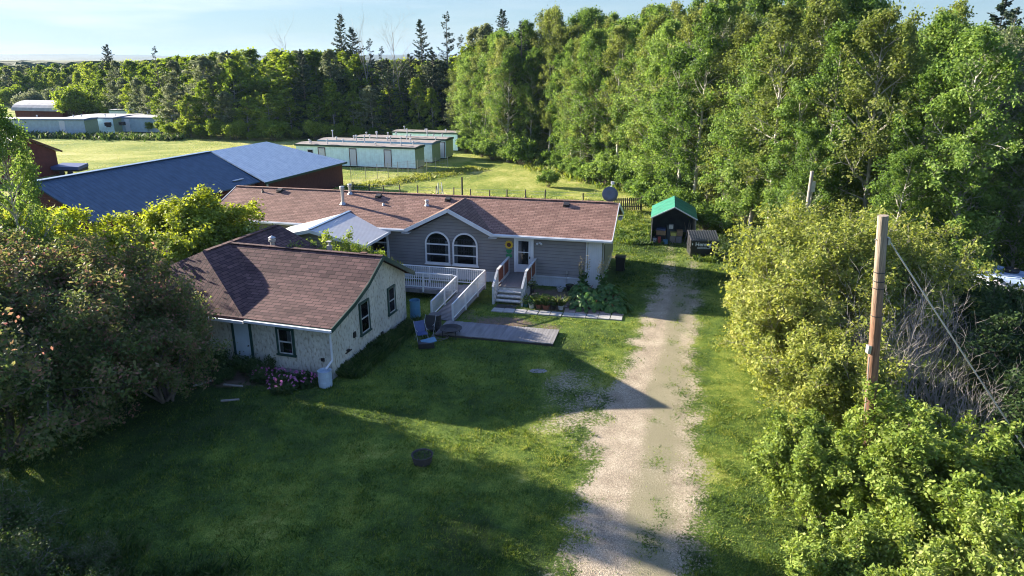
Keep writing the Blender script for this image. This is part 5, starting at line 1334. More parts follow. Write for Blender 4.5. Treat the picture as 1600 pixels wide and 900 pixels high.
# step-ladder frame in the field
T = thing('step_ladder', 'old pale A-frame ladder standing in the field behind the fence', 'ladder', at(688, 316, 0), R(20))
m = MB(); 
for sg in (-.3, .3): m.bar((sg, -.5, 0), (sg*.5, 0, 1.9), .07, .05)
for k in range(1, 6): f = k/6; m.bar((-.3+.15*f, -.5+.5*f, 1.9*f), (.3-.15*f, -.5+.5*f, 1.9*f), .06, .03)
m.build('front_frame', M['white_old'], T)
m = MB()
for sg in (-.3, .3): m.bar((sg, .7, 0), (sg*.5, 0, 1.88), .05, .04)
m.bar((-.25, .45, .7), (.25, .45, .7), .05, .03); m.build('rear_frame', M['white_old'], T)
# picket fence
T = thing('picket_fence', 'dark brown picket fence panel behind the satellite dish', 'fence', (9.0, 62.3, 0), 0)
m = MB()
for k in range(17): x = k*.17-.25; m.box(x, x+.11, 0, .03, .1, 1.2); 
m.build('pickets', M['post_wood'], T)
m = MB(); m.box(-.25, 2.6, .032, .07, .35, .43); m.box(-.25, 2.6, .032, .07, .95, 1.03); m.build('rail', M['post_wood'], T)
for x in (-.3, 2.6): MB().box(x-.06, x+.06, .04, .16, -.1, 1.3).build('post', M['post_wood'], T)
# satellite dish on mast behind the house
T = thing('satellite_dish', 'dark grey satellite dish on a short mast at the ridge end of the house', 'satellite dish', (7.4, 48.6, 0), 0)
T.location = (7.05, 50.5, .15); T.scale = (1.15, 1.15, 1.08)
m = MB(); m.tube((0, 0, -.1), (0, 0, 3.0), .05, n=10); m.tube((0, -.05, 2.2), (-.25, .2, 0), .02); m.tube((0, -.05, 2.2), (.3, .2, 0), .02); m.build('mast', M['white_old'], T)
rm = Matrix.Rotation(R(75), 4, 'X') @ Matrix.Identity(4)
m = MB(); m.lathe([(0, 0), (.2, .02), (.4, .06), (.5, .1), (.5, .115), (.2, .035), (0, .02)], (0, -.1, 3.3), 26, rm); m.build('dish', M['dish_grey'], T, smooth=True)
m = MB(); m.tube((0, .0, 3.1), (.1, .5, 3.75), .02); m.tube((0, .0, 3.4), (.25, .55, 3.95), .02); m.box(.15, .35, .5, .65, 3.85, 4.02); m.build('feed_arm', M['shell'], T)

# ------------------------------------------------------------ green shelter
T = thing('storage_shelter', 'open-fronted storage shelter with green tarpaulin roof at the end of the drive', 'shelter', (11.75, 50.1, 0), R(-12))
hwd, eh, ph, dep = 1.58, 2.05, 2.85, 4.6
for sg in (-1, 1):
    m = MB(); n = 8
    for k in range(n):
        y0, y1 = -.15+dep*k/n, -.15+dep*(k+1)/n
        sag = lambda y: .035*math.sin((y+.15)/dep*n/2*math.pi)**2
        a = (0, y0, ph-sag(y0)); b = (0, y1, ph-sag(y1)); c = (sg*(hwd+.08), y1, eh-.06); d = (sg*(hwd+.08), y0, eh-.06)
        mid1 = (sg*hwd*.5, y0, (ph+eh)/2-sag(y0)*1.2); mid2 = (sg*hwd*.5, y1, (ph+eh)/2-sag(y1)*1.2)
        Q = [a, b, mid2, mid1]; m.slab(Q if sg > 0 else Q[::-1], .02); Q = [mid1, mid2, c, d]; m.slab(Q if sg > 0 else Q[::-1], .02)
    m.build('roof_cover', M['tarp_green'], T)
m = MB(); m.box(-hwd-.02, -hwd+.0, 0, dep-.2, .02, eh-.1); m.box(hwd, hwd+.02, 0, dep-.2, .02, eh-.1); m.slab([(-hwd, dep-.25, 0), (hwd, dep-.25, 0), (hwd, dep-.25, eh), (0, dep-.25, ph-.1), (-hwd, dep-.25, eh)], .02, (0, 1, 0)); m.build('side_cover', M['tarp_grey'], T)
m = MB()
for y in (0, 1.4, 2.8, 4.2):
    m.tube((-hwd+.04, y, 0), (-hwd+.04, y, eh-.08), .025); m.tube((hwd-.04, y, 0), (hwd-.04, y, eh-.08), .025); m.tube((-hwd+.04, y, eh-.08), (0, y, ph-.07), .025); m.tube((hwd-.04, y, eh-.08), (0, y, ph-.07), .025)
m.build('frame', M['galv'], T)
m = MB(); m.bar((-hwd-.08, -.17, eh-.06), (0, -.17, ph), .03, .07); m.bar((hwd+.08, -.17, eh-.06), (0, -.17, ph), .03, .07); m.build('edge_band', M['white'], T)
sh = T
def sp_(x, y, z=0):
    a = R(-12); return Vector((11.75+math.cos(a)*x-math.sin(a)*y, 50.1+math.sin(a)*x+math.cos(a)*y, z))
items = [(-.9, .9, .0, .75, .6, .55, 'dark', 'large dark crate low in the shelter, left stack'), (-.85, .9, .55, .7, .5, .35, 'card', 'cardboard box on top of the dark crate in the shelter'),
         (-.85, .9, .9, .65, .45, .15, 'blue_paint', 'flat blue tray on the cardboard box in the shelter'), (.02, .8, 0, .4, .4, .55, 'wood_deck', 'tan box at floor level in the middle of the shelter'),
         (.05, .8, .55, .42, .4, .25, 'yellow_box', 'yellow box on the tan box in the shelter'), (.48, .9, 0, .4, .4, .5, 'wood_grey', 'grey wooden box right of the tan box'),
         (.5, 1.0, .5, .4, .35, .45, 'card', 'pale tall carton on the grey box'), (-1.3, .5, 0, .25, .25, .35, 'shell', 'small white container by the left side cover'),
         (-.2, 1.4, .0, .5, .5, 1.2, 'tarp_grey', 'tall grey bundle at the back of the shelter'), (-.15, 1.1, 1.0, .3, .3, .3, 'shell', 'white bucket on top of the pile in the shelter'),
         (-.95, .35, 0, .2, .2, .5, 'red_paint', 'red fuel can at the front left of the shelter'), (-.5, .4, 0, .35, .3, .3, 'blue_barrel', 'pale blue tub at the front of the pile')]
for x, y, z, w_, d_, h_, mt, lab in items:
    m = MB(); m.box(-w_/2, w_/2, -d_/2, d_/2, 0, h_*.93); m.box(-w_/2-.012, w_/2+.012, -d_/2-.012, d_/2+.012, h_*.84, h_-.004)
    nm = 'fuel_can' if mt == 'red_paint' else ('bucket' if 'bucket' in lab else 'storage_box')
    o = m.build(nm, M[mt], bevel=.012); o.location = sp_(x, y, z); o.rotation_euler = (0, 0, R(-12+rnd.uniform(-8, 8))); tag(o, lab, nm.split('_')[-1] if nm != 'fuel_can' else 'fuel can')
for i, (x0, x1) in enumerate(((1.05, 1.35), (1.2, .85), (.9, 1.25))):
    o = MB().bar((0, 0, 0), (x1-x0, .35, 1.5), .05, .03).build('plank', M['wood_deck']); o.location = sp_(x0, .6+.25*i, 0); tag(o, ('front pale plank leaning at the right side inside the shelter', 'middle plank leaning left inside the shelter', 'rear plank leaning right inside the shelter')[i], 'plank')
# dumpster
T = thing('dumpster', 'black dumpster with ribbed lid and white lettering near the green shelter', 'dumpster', (13.22, 46.85, 0), R(-3))
m = MB(); m.add([(-.93, 0, .08), (.93, 0, .08), (.93, 1.3, .08), (-.93, 1.3, .08), (-.93, -.02, 1.14), (.93, -.02, 1.14), (.93, 1.3, 1.5), (-.93, 1.3, 1.5)], [(3, 2, 1, 0), (4, 5, 6, 7), (0, 1, 5, 4), (1, 2, 6, 5), (2, 3, 7, 6), (3, 0, 4, 7)])
m.box(-.97, -.93, .0, 1.28, .6, .72); m.box(.93, .97, 0, 1.28, .6, .72); m.box(-.95, .95, -.04, .0, 1.06, 1.12); m.build('body', M['black_plastic'], T)
m = MB(); m.slab([(-.98, -.1, 1.16), (.98, -.1, 1.16), (.98, 1.35, 1.56), (-.98, 1.35, 1.56)], .03)
for k in range(12): x = -.93+k*.169; m.bar((x, -.08, 1.19), (x, 1.33, 1.585), .07, .05)
m.build('lid', simple('lid_grey', (.06,.062,.07), .45, var=.1), T)
m = MB(); m.tube((-.9, .1, .04), (-.8, .1, .04), .06); m.tube((.8, .1, .04), (.9, .1, .04), .06); m.box(-.9, .9, .2, .3, 0, .08); m.build('skid', M['dark'], T)
fc = bpy.data.curves.new('lettering', 'FONT'); fc.body = 'Hennig'; fc.size = .38; fc.extrude = .004; fc.align_x = 'CENTER'; fc.offset = .006
fo_ = bpy.data.objects.new('lettering', fc); link(fo_, T); fo_.location = (-.1, -.032, .78); fo_.rotation_euler = (R(91), 0, 0); fc.materials.append(M['letter'])
bpy.context.view_layer.update()
lme = bpy.data.meshes.new_from_object(fo_.evaluated_get(bpy.context.evaluated_depsgraph_get()))
loc_, rot_ = fo_.location.copy(), fo_.rotation_euler.copy(); bpy.data.objects.remove(fo_)
fo_ = link(bpy.data.objects.new('lettering', lme), T); fo_.location = loc_; fo_.rotation_euler = rot_
m = MB()
m.path([(.52, -.04, 1.0), (.6, -.04, 1.06), (.68, -.04, 1.0), (.64, -.04, .9), (.56, -.04, .88)], .014, 5)
m.path([(.42, -.04, 1.02), (.5, -.04, 1.07), (.58, -.04, 1.05)], .012, 5)
for z0, a, b in ((.66, -.5, .15), (.59, -.5, .4)):
    x = a; r2 = random.Random(int(z0*100))
    while x < b: w_ = r2.uniform(.02, .06); m.box(x, x+w_, -.038, -.03, z0, z0+.03); x += w_+.018
m.box(-.86, -.8, -.038, -.03, .84, .98); m.build('emblem', M['letter'], T)

# ------------------------------------------------------------ camper at the right edge
T = thing('camper_trailer', 'old green and grey camper with blue-tarped roof half hidden by bushes at right', 'camper', (24.2, 33.0, 0), R(-62))
m = MB(); m.box(-3.6, 3.6, 0, 2.6, .4, 2.5); m.build('body', M['green_dark'], T)
m = MB(); m.box(-3.7, 3.7, -.1, 2.7, 2.5, 2.6); m.build('roof', simple('roof_tarp', (.12,.26,.55), .5, var=.5, scale=1.2, col2=(.5,.6,.75)), T)
m = MB(); m.box(-3.72, 3.72, -.14, -.1, 2.4, 2.62); m.build('trim', M['shell'], T)
for x in (-2.6, -1.5, -.4, .7, 1.8, 2.8):
    d = bpy.data.objects.new('window', None); link(d, T)
    MB().box(x-.4, x+.4, -.03, -.004, 1.2, 2.2).build('pane', M['room'], d)
    m = MB(); m.box(x-.46, x-.4, -.06, 0, 1.1, 2.3); m.box(x+.4, x+.46, -.06, 0, 1.1, 2.3); m.box(x-.4, x+.4, -.06, 0, 2.2, 2.3); m.box(x-.4, x+.4, -.06, 0, 1.1, 1.2); m.build('frame', M['shell'], d)
o = MB().lathe([(.2, 0), (.34, .0), (.36, .1), (.3, .2), (.2, .2), (.18, .1), (.2, 0)], (0, 0, 0), 18).build('old_tyre', M['dark']); o.location = (25.6, 34.6, 2.62); tag(o, 'black tyre lying on the blue roof of the camper', 'tyre')

# ------------------------------------------------------------ utility pole and guy
T = thing('utility_pole', 'weathered brown wooden utility pole standing among the bushes in front', 'utility pole', (10.02, 17.0, 0), 0)
top = Vector((-.90, .0, 9.34))
m = MB(); n = 8
for k in range(n):
    a, b = top*(k/n), top*((k+1)/n); m.tube(a, b, (.158-.033*k/n), (.158-.033*(k+1)/n), 20, cap=(k in (0, n-1)))
ob = m.build('shaft', M['pole_wood'], T, smooth=False)
m = MB(); q = top*.935; m.tube(q+Vector((-.16, 0, 0)), q+Vector((.2, -.02, 0)), .018); m.box(q.x+.12, q.x+.17, q.y-.1, q.y+.05, q.z-.12, q.z+.06); q = top*.62; m.box(q.x-.2, q.x-.12, q.y-.1, q.y+.04, q.z-.1, q.z+.12)
q = top*.58; m.build('bracket', M['galv'], T); MB().tube(top*.2+Vector((-.19, -.1, 0)), top*.6+Vector((-.165, -.1, 0)), .015, n=8).build('conduit', M['galv'], T)
m = MB()
for f in (.80, .82, .845, .72): q = top*f; m.lathe([(.14, -.012), (.15, 0), (.14, .012)], q, 18)
m.build('wire_wrap', M['dark'], T)
o = MB(); A_ = Vector((10.02, 17, 0))+top*.935+Vector((.16, -.03, 0)); B_ = Vector((16.2, 16.6, 0)); 
for k in range(10):
    a = A_+(B_-A_)*(k/10); b = A_+(B_-A_)*((k+1)/10); o.tube(a, b, .019, n=8)
o = o.build('guy_wire', M['galv']); tag(o, 'thick grey guy cable running from the pole top down to the right', 'cable')
T2 = thing('distant_pole', 'slim grey pole top sticking out of the woods behind the yellow-green bush', 'pole', (17.4, 41, 0), 0)
MB().tube((0, 0, 0), (.05, 0, 6.8), .13, .10, 12).build('shaft', M['bark_grey'], T2); MB().box(.08, .3, -.1, .1, 5.6, 6.2).build('transformer_box', M['galv'], T2)

# ------------------------------------------------------------ near trees and shrubs
GEN = [(6, .65, .55, .03, .12, .3), (4, .7, .55, .03, .18, .3), (3, .7, .6, .0, .22, .2), (0, 0, 0, .0, .25, 0)]
# big yellow-green willow thicket right of the drive
tm, lm = shrub(31, 4.6, 7.2, 26, [(8, .6, .5, .05, .10, .22), (5, .65, .55, .04, .16, .25), (3, .6, .6, .02, .2, .2), (0, 0, 0, .02, .2, 0)], M['leaf_willow'], .15, 13, .13, 'bark_grey', lean=1.15, r0=.06)
tm2, lm2 = shrub(32, 3.4, 5.2, 20, [(8, .6, .5, .05, .10, .22), (5, .65, .55, .04, .16, .25), (3, .6, .6, .02, .2, .2), (0, 0, 0, .02, .2, 0)], M['leaf_willow'], .15, 13, .13, 'bark_grey', lean=1.15, r0=.05)
G_ = 'willow bushes right of the driveway'
plant('willow_bush', tm, lm, 'tall yellow-green willow bush behind the utility pole, largest of the thicket', 'bush', (14.0, 28.2, 0), 0, 1.0, G_)
plant('willow_bush', tm, lm, 'yellow-green willow bush at the back of the thicket near the dumpster', 'bush', (17.0, 34.2, 0), 2.2, .88, G_)
plant('willow_bush', tm2, lm2, 'rounded yellow-green bush bulging over the driveway edge', 'bush', (11.3, 27.2, 0), 1.0, .95, G_)
plant('willow_bush', tm2, lm2, 'yellow-green bush just right of the dumpster', 'bush', (17.2, 39.2, 0), 3.0, .85, G_)
plant('willow_bush', tm2, lm2, 'grey-green bush in front of the tall willow, left of the utility pole', 'bush', (11.2, 22.3, 0), 4.0, .82, G_)
plant('willow_bush', tm2, lm2, 'yellow-green bush right behind the dead branches', 'bush', (17.4, 31.5, 0), 5.0, 1.05, G_)
# bare dead brush
sg_, tp_ = [], []; r2 = random.Random(77)
for k in range(30):
    a = r2.random()*6.28; tl = r2.uniform(.05, .75); d = nrm(np.array([math.cos(a)*tl, math.sin(a)*tl, 1.0]))
    grow(sg_, tp_, np.array([math.cos(a)*.7*r2.random(), math.sin(a)*.7*r2.random(), 0]), d, r2.uniform(3.2, 5.2), .026, 0, [(5, .5, .5, .03, .10, .3), (3, .55, .5, .02, .16, .3), (0, 0, 0, .0, .2, 0)], r2)
DB = tubes_mesh('branches', sg_, M['bark_grey'], 5)
for x, y, rz_, s_, lab in ((14.4, 23.6, 0, .98, 'bare grey dead brush just right of the utility pole'), (16.8, 25.2, 1.3, .9, 'bare grey dead brush further right before the camper'), (14.2, 20.4, 2.4, .72, 'low bare dead brush under the guy cable'), (12.6, 24.4, 4, .8, 'bare grey stems showing through the willow left of the pole')):
    o = bpy.data.objects.new('dead_brush', DB); link(o); o.location = (x, y, 0); o.rotation_euler = (0, 0, rz_); o.scale = (s_,)*3; tag(o, lab, 'dead bush', 'bare brush behind the pole')
# bright box elder bushes in the bottom right corner
BX = [(10, .5, .5, .10, .09, .15), (5, .6, .5, .10, .14, .2), (4, .6, .55, .05, .2, .2), (0, 0, 0, .03, .2, 0)]
tm3, lm3 = shrub(51, 3.0, 4.6, 20, BX, M['leaf_box'], .10, 22, .075, 'bark', lean=1.1, r0=.04, up=.6, aspect=.55)
tm4, lm4 = shrub(52, 2.4, 3.4, 18, BX, M['leaf_box'], .095, 20, .07, 'bark', lean=1.15, r0=.035, up=.6, aspect=.55)
G_ = 'bright green bushes in the bottom right'
plant('boxelder_bush', tm3, lm3, 'bright green bush right around the foot of the utility pole', 'bush', (10.7, 15.4, 0), 0, 1.05, G_)
plant('boxelder_bush', tm3, lm3, 'bright green bush filling the bottom right corner', 'bush', (10.2, 11.4, 0), 2, .92, G_)
plant('boxelder_bush', tm4, lm4, 'bright green bush reaching over the grass strip, left of the pole foot', 'bush', (8.9, 17.6, 0), 1, .95, G_)
plant('boxelder_bush', tm4, lm4, 'low bright green bush by the lower edge beside the grass strip', 'bush', (7.9, 12.6, 0), 4, .9, G_)
plant('boxelder_bush', tm3, lm3, 'bright green bush at the right edge below the guy cable', 'bush', (13.4, 12.9, 0), 5, .78, G_)
plant('boxelder_bush', tm4, lm4, 'small bright green bush at the very bottom beside the mown strip', 'bush', (7.6, 9.6, 0), 3, .8, G_)
# dark shrubs on the right
tm5, lm5 = shrub(61, 3.2, 4.6, 18, GEN, M['leaf_dark'], .16, 15, .15, 'bark', lean=1.1)
for i, (x, y, s_, lab) in enumerate(((18.8, 23.0, .95, 'dark green shrub below the camper at the right edge'), (16.8, 18.6, .75, 'dark green shrub under the guy cable at the right edge'), (20.6, 27.4, 1.0, 'dark green shrub hiding the lower side of the camper'), (15.9, 40.5, .9, 'dark shrub behind the dumpster'), (22.5, 21.8, 1.1, 'dark green shrub furthest right below the camper'))):
    plant('dark_shrub', tm5, lm5, lab, 'shrub', (x, y, 0), i*1.3, s_, 'dark shrubs on the right')
for i, (x, y, s_, lab) in enumerate(((20.5, 37.5, .62, 'low leafy poplar left of the camper under the tall woods'), (28.5, 38.5, .72, 'leafy poplar overhanging the camper roof'), (31.5, 33.5, .66, 'leafy poplar right of the camper at the frame edge'), (18.6, 43.2, .6, 'young leafy poplar behind the slim grey pole'))):
    tm, lm = ASP[2 if i % 2 else 4]; plant('young_poplar', tm, lm, lab, 'tree', (x, y, 0), i, s_)

# left: reddish crab apple, maples, dark tree
CRB = [(6, .7, .6, .04, .14, .35), (5, .75, .55, .02, .2, .25), (4, .7, .6, .0, .22, .2), (0, 0, 0, -.02, .25, 0)]
tmc, lmc = shrub(71, 5.6, 7.4, 13, CRB, M['leaf_crab'], .15, 30, .19, 'bark', lean=1.2, r0=.15, droop=.3, zmin=.9)
tmd, lmd = shrub(72, 4.2, 5.6, 12, CRB, M['leaf_crab'], .15, 26, .18, 'bark', lean=1.2, r0=.12, droop=.3, zmin=.5)
G_ = 'reddish crab apple trees at left'
plant('crabapple_tree', tmc, lmc, 'broad dark crab apple tree with reddish leaf tips before the cottage', 'tree', (-17.2, 24.2, 0), 0, .97, G_, sz=.90)
plant('crabapple_tree', tmd, lmd, 'crab apple tree at the left edge, leaves tinged red and green', 'tree', (-20.6, 26.2, 0), 1, 1.12, G_)
plant('crabapple_tree', tmd, lmd, 'smaller crab apple reaching over the cottage eave', 'tree', (-13.9, 25.4, 0), 3, .74, G_)
plant('crabapple_tree', tmd, lmd, 'dark crab apple low at the left edge behind the lawn', 'tree', (-17.6, 21.6, 0), 5, .8, G_)
MAP = [(7, .7, .55, .05, .12, .25), (5, .7, .55, .04, .18, .25), (4, .65, .6, .02, .2, .2), (0, 0, 0, .02, .2, 0)]
tmm, lmm = shrub(81, 4.2, 5.9, 18, MAP, M['leaf_maple'], .14, 34, .14, 'bark', lean=1.15, r0=.09, up=.7, aspect=.7)
plant('maple_tree', tmm, lmm, 'round bright yellow-green tree in front of the blue barn roof', 'tree', (-18.0, 37.2, 0), 0, 1.10, sz=1.02)
plant('maple_tree', tmm, lmm, 'bright yellow-green tree at the left edge below the blue roof', 'tree', (-25.4, 33.0, 0), 2, 1.1, sz=1.2)
tml, lml = shrub(82, 2.0, 3.6, 12, MAP, M['leaf_box'], .15, 10, .12, 'bark', lean=1.0, r0=.05)
G_ = 'lilac bushes between the cottage and the house'
for i, (x, y, s_, lab) in enumerate(((-13.6, 37.6, 1.15, 'pale green lilac bush right of the round yellow-green tree'), (-10.7, 36.6, 1.1, 'dark green lilac bush behind the cottage ridge in front of the sunroom'), (-8.4, 36.1, 1.14, 'bright green lilac bush behind the cottage chimney'), (-7.1, 36.0, 1.04, 'bright green lilac bush at the right end of the cottage ridge'))):
    plant('lilac_bush', tml, lml, lab, 'bush', (x, y, 0), i*2.0, s_*(1, .8, .62, .55)[i], G_, sz=s_*(1.0, 1.0, .97, .9)[i])
plant('lilac_bush', tml, lml, 'green lilac bush under the round yellow-green tree behind the cottage wing', 'bush', (-16.6, 37.9, 0), 1.0, 1.15, G_)
plant('lilac_bush', tml, lml, 'low green lilac bush just behind the left wing of the cottage', 'bush', (-14.9, 36.9, 0), 4.0, .85, G_)
plant('lilac_bush', tml, lml, 'leafy green lilac bush between the crab apple and the round yellow-green tree', 'bush', (-17.4, 34.8, 0), 2.5, 1.0, G_)
plant('green_tree', *ASP[2], 'tall dark green tree at the left edge beside the red shed', 'tree', (-22.3, 30.8, 0), 0, .56, sz=.74)
plant('green_tree', *ASP[4], 'leafy green tree at the left edge low by the lawn', 'tree', (-17.2, 18.6, 0), 2, .33)
# trees just beyond the left frame edge that shade the lawn
for i, (x, y, s_) in enumerate(((-27, 25, .62), (-25, 20.5, .58), (-30, 30, .5), (-22.5, 17.0, .42), (-31.5, 33.6, .62))):
    plant('yard_tree', *ASP[(0, 2, 4, 2, 5, 2)[i]], ('dark leafy tree at the left edge behind the crab apples', 'leafy tree beyond the crab apples at the left edge', 'leafy tree at the left behind the yellow-green tree', 'low leafy tree at the left edge of the lawn', 'tall leafy tree just off the left edge beside the blue roof')[i], 'tree', (x, y, 0), i, s_)
# field shrubs
tmf, lmf = shrub(91, 4.0, 6.0, 14, GEN, M['leaf_far'], .4, 8, .3, 'bark', lean=1.1)
tmg, lmg = shrub(92, 3.6, 6.0, 14, GEN, M['leaf_pale'], .4, 8, .3, 'bark', lean=1.1)
for i, (px, py, s_, kk, lab) in enumerate(((118, 188, 1.25, 0, 'round dark bush beyond the grey cabins'), (55, 182, .95, 1, 'olive bush beyond the grey cabins, left of the dark round one'), (20, 168, 1.0, 0, 'dark bush at the far left before the distant trees'), (95, 176, 1.0, 1, 'pale olive bush behind the dark round bush'))):
    q = at(px, py, 0); plant('field_bush', *((tmf, lmf) if kk == 0 else (tmg, lmg)), lab, 'bush', q, i, s_, 'bushes beyond the grey cabins')
# lower growth along the edge of the woods
tmh, lmh = shrub(93, 2.2, 3.0, 12, GEN, M['leaf_aspen'], .24, 8, .2, 'bark', lean=1.2)
r2 = random.Random(12)
plant('field_shrub', tmh, lmh, 'small dark bush alone in the mown field left of the satellite dish', 'bush', at(857, 292), 0, .55)
for y in np.arange(44, 104, 2.6):
    if 46 < y < 53: continue
    px_ = pix_x(edge_x(y), y); rowsS.append((plant('edge_shrub', tmh, lmh, 'low leafy shrub', 'shrub', (edge_x(y)-.5+r2.uniform(-.5, .6), y, 0), r2.random()*6, r2.uniform(.5, 1.1)), 'low leafy', landmark(px_, RIGHT_MARKS), px_))
for x in np.arange(-76, -8, 3.3):
    px_ = pix_x(x, line_y(x)); rowsS.append((plant('edge_shrub', tmf, lmf, 'low leafy shrub', 'shrub', (x, line_y(x)-1.5+r2.uniform(-.8, .6), 0), r2.random()*6, r2.uniform(.3, .6)), 'low bushy', landmark(px_, LEFT_MARKS), px_))
ordinal_labels(rowsS, 'shrub', 'shrubs at the foot of the trees')

# peonies
for i, (s, t) in enumerate(((-.95, -.75), (-1.85, -1.0), (-2.85, -.85), (-1.4, -1.5))):
    T = thing('peony_bush', ('pink peony bush next to the white rain barrel', 'pink peony bush in the middle below the cottage window', 'pink peony bush left of the others below the cottage window', 'front pink peony bush at the lawn edge')[i], 'flower bush', cp(s, t), i, 'peonies below the cottage window')
    link(bpy.data.objects.new('foliage', tuft(200+i, .55, .62, 1100, .11, M['leaf_dark'])), T)
    rs = np.random.RandomState(i); a = rs.rand(24)*6.28; q = rs.rand(24)**.5*.62
    C = np.stack([np.cos(a)*q, np.sin(a)*q-.05, .66*(1-.5*(q/.55)**2)+rs.rand(24)*.06], 1)
    C = np.repeat(C, 12, 0)+rs.normal(size=(288, 3))*.02
    link(bpy.data.objects.new('blossoms', leaves('blossoms', C, .06, M['peony'], rs, None, .8, 0, .9)), T)
rowsB = []
tmk, lmk = shrub(94, 1.0, 1.0, 9, GEN, M['leaf_dark'], .10, 7, .1, 'bark', lean=1.2, r0=.02)
for i, (s, t, s_) in enumerate(((-3.3, -.7, .9), (-5.4, -.9, 1.1), (-6.6, -1.0, 1.2), (-7.9, -1.1, 1.2), (-4.4, -1.5, .6), (-6.0, -1.9, .7))):
    rowsB.append((plant('bed_shrub', tmk, lmk, 'low dark shrub', 'shrub', cp(s, t), i, s_), 'low dark leafy', 'along the cottage front', s))

ordinal_labels(rowsB, 'shrub', 'shrubs in the cottage front bed')
tmn, lmn = shrub(95, 1.5, 1.7, 14, GEN, M['weed'], .08, 9, .12, 'bark_grey', lean=1.2, r0=.02, zmin=.05)
for i, (x, y, s_, lab) in enumerate(((-12.6, 14.6, .9, 'tangled low bush in the bottom left corner of the lawn'), (-14.2, 16.4, 1.0, 'tangled shrub at the left edge below the leafy green tree'), (-10.6, 13.6, .7, 'low tangled weed bush at the bottom edge of the lawn'), (-13.0, 12.6, 1.0, 'shaded thicket at the very bottom left'), (-11.2, 15.6, .5, 'small weed clump right of the corner thicket'))):
    plant('corner_bush', tmn, lmn, lab, 'bush', (x, y, 0), i*1.1, s_, 'thicket in the bottom left corner')

# ------------------------------------------------------------ grass, weeds
def blade_field(name, n, sampler, hgt, wdt, mat, seed, label, mask=None, lean=.6, cl=None, kind='stuff', hz=.0):
    rs = np.random.RandomState(seed); x, y = sampler(rs, n)
    if mask is not None: k = mask(x, y, rs); x, y = x[k], y[k]
    n = len(x); h = hgt*rs.uniform(.5, 1.3, n)*(.3+1.5*fbm(x*1.7, y*1.7, 4)**1.3)
    a = rs.rand(n)*6.283; d = np.stack([np.cos(a)*lean*rs.rand(n), np.sin(a)*lean*rs.rand(n), np.ones(n)], 1)
    b = np.stack([x, y, np.full(n, -.01)], 1); wv = np.stack([-np.sin(a), np.cos(a), np.zeros(n)], 1)*wdt*rs.uniform(.6, 1.3, (n, 1))
    mid = b+d*h[:, None]*.55; tip = b+d*h[:, None]+np.stack([np.cos(a), np.sin(a), np.zeros(n)-.3], 1)*h[:, None]*.35
    P4 = np.stack([b-wv*.5, b+wv*.5, mid+wv*.4, tip], 1)
    dr = dryness(x, y)
    me = quads_mesh(name, P4, np.clip(dr*.9+rs.normal(size=n)*.26+.14+(fbm(x*2.3+9, y*2.3, 3)-.5)*.9, 0, 1), mat)
    o = link(bpy.data.objects.new(name, me)); tag(o, label, 'grass', kind=kind); return o
def out_buildings(x, y):
    a, s, t = in_house(x, y); b, _, _ = in_cottage(x, y)
    deck = (s > -7.5) & (s < -1.4) & (t > -9.2) & (t < -7.2); pth = (s > -5.7) & (s < 1.8) & (t > -5.2) & (t < -4.4)
    return ~(a | b | deck | pth)
def m_lawn(x, y, rs):
    return (rs.rand(len(x)) > np.clip(gravel(x, y)*1.15, 0, .985)) & (rs.rand(len(x)) > bare(x, y)*.9) & out_buildings(x, y)
def samp_near(rs, n):
    y = 10+34*rs.rand(n)**1.5; x = (rs.rand(n)*2-1)*(y*.78+1); return x, y
blade_field('grass', 460000, samp_near, .085, .022, M['grass_blade'], 1, 'short mown lawn grass of the yard', m_lawn)
def samp_mid(rs, n):
    y = rs.uniform(40, 66, n); x = rs.uniform(-16, 20, n); return x, y
blade_field('grass', 110000, samp_mid, .11, .05, M['grass_blade'], 2, 'sunlit grass behind the house', m_lawn)
def samp_far(rs, n):
    y = rs.uniform(62, 125, n); x = (rs.rand(n)*2-1)*y*.75; return x, y
blade_field('grass', 130000, samp_far, .10, .07, M['field_blade'], 3, 'dry mown grass of the far field', lambda x, y, rs: (rs.rand(len(x)) < .7) & (x < np.interp(y, [e[0] for e in EDGE], [e[1] for e in EDGE])))
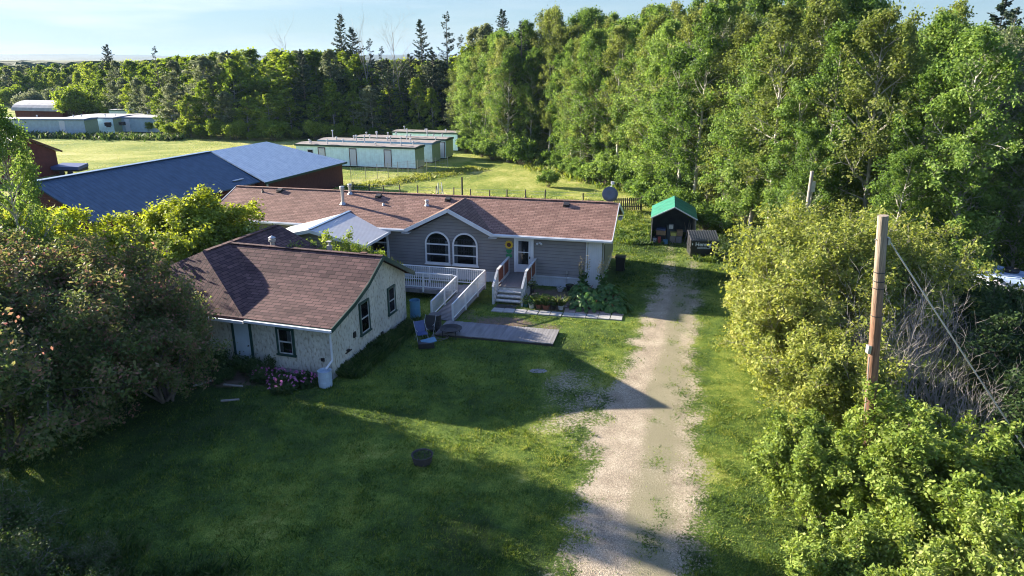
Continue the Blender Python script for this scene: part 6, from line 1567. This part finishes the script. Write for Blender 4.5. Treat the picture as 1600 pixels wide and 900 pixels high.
# tall weeds: along the cottage side, walls, fences, wood edge
def line_sampler(A, B, wd):
    def f(rs, n):
        t = rs.rand(n); g = rs.normal(size=n)*wd; ax, ay = A; bx, by = B; L = math.hypot(bx-ax, by-ay)
        return ax+(bx-ax)*t-(by-ay)/L*g, ay+(by-ay)*t+(bx-ax)/L*g
    return f
def weeds(A, B, wd, n, h, w_, mat, seed, lab): return blade_field('weeds', n, line_sampler(A, B, wd), h, w_, mat, seed, lab, lambda x, y, rs: out_buildings(x, y), .5)
weeds(tuple(cp(.35, .3))[:2], tuple(cp(.4, 7.2))[:2], .26, 16000, .4, .016, M['weed'], 11, 'tall weeds along the side wall of the cottage')
weeds((-20, 13.5), (-10.0, 14.0), 1.2, 16000, .32, .02, M['weed'], 12, 'rough weeds in the shaded bottom left corner')
weeds((-10.0, 14.3), (-7.0, 14.8), .5, 2600, .3, .012, M['weed'], 13, 'ragged weeds at the bottom edge of the lawn')
weeds((-15, 69.6), (8.5, 65.6), .5, 8000, .35, .045, M['field_blade'], 14, 'tall pale grass along the wire fence posts')
weeds((-17.8, 72.5), (-4, 88), .8, 6000, .35, .05, M['grass_blade'], 15, 'tall grass along the net fence by the cabins')
weeds((13.0, 72.5), (3.0, 90), 1.0, 7000, .6, .06, M['grass_blade'], 16, 'tall grass at the foot of the woods')
weeds((9.6, 50.0), (9.4, 62), .8, 9000, .28, .035, M['grass_blade'], 17, 'tall grass beside the green shelter')
weeds((-56, 121), (-95, 127), 1.2, 2600, .9, .2, M['weed'], 18, 'rank weeds along the grey cabins')
weeds((13.9, 46.0), (12.4, 46.2), .3, 700, .3, .04, M['grass_blade'], 19, 'grass tufts at the foot of the dumpster')

# ------------------------------------------------------------ haze
hz = MB().box(-5600, 5600, -70, 6500, -2, 75).build('haze', None)
m_, n_, l_, p_ = nodes('haze'); n_.remove(p_)
vp = n_.new('ShaderNodeVolumePrincipled'); vp.inputs['Color'].default_value = (.42, .66, 1, 1); vp.inputs['Density'].default_value = .00007; vp.inputs['Anisotropy'].default_value = 0
l_.new(vp.outputs[0], n_['Material Output'].inputs['Volume']); hz.data.materials.append(m_)
tag(hz, 'thin pale haze over the distant forest', 'haze', kind='stuff')
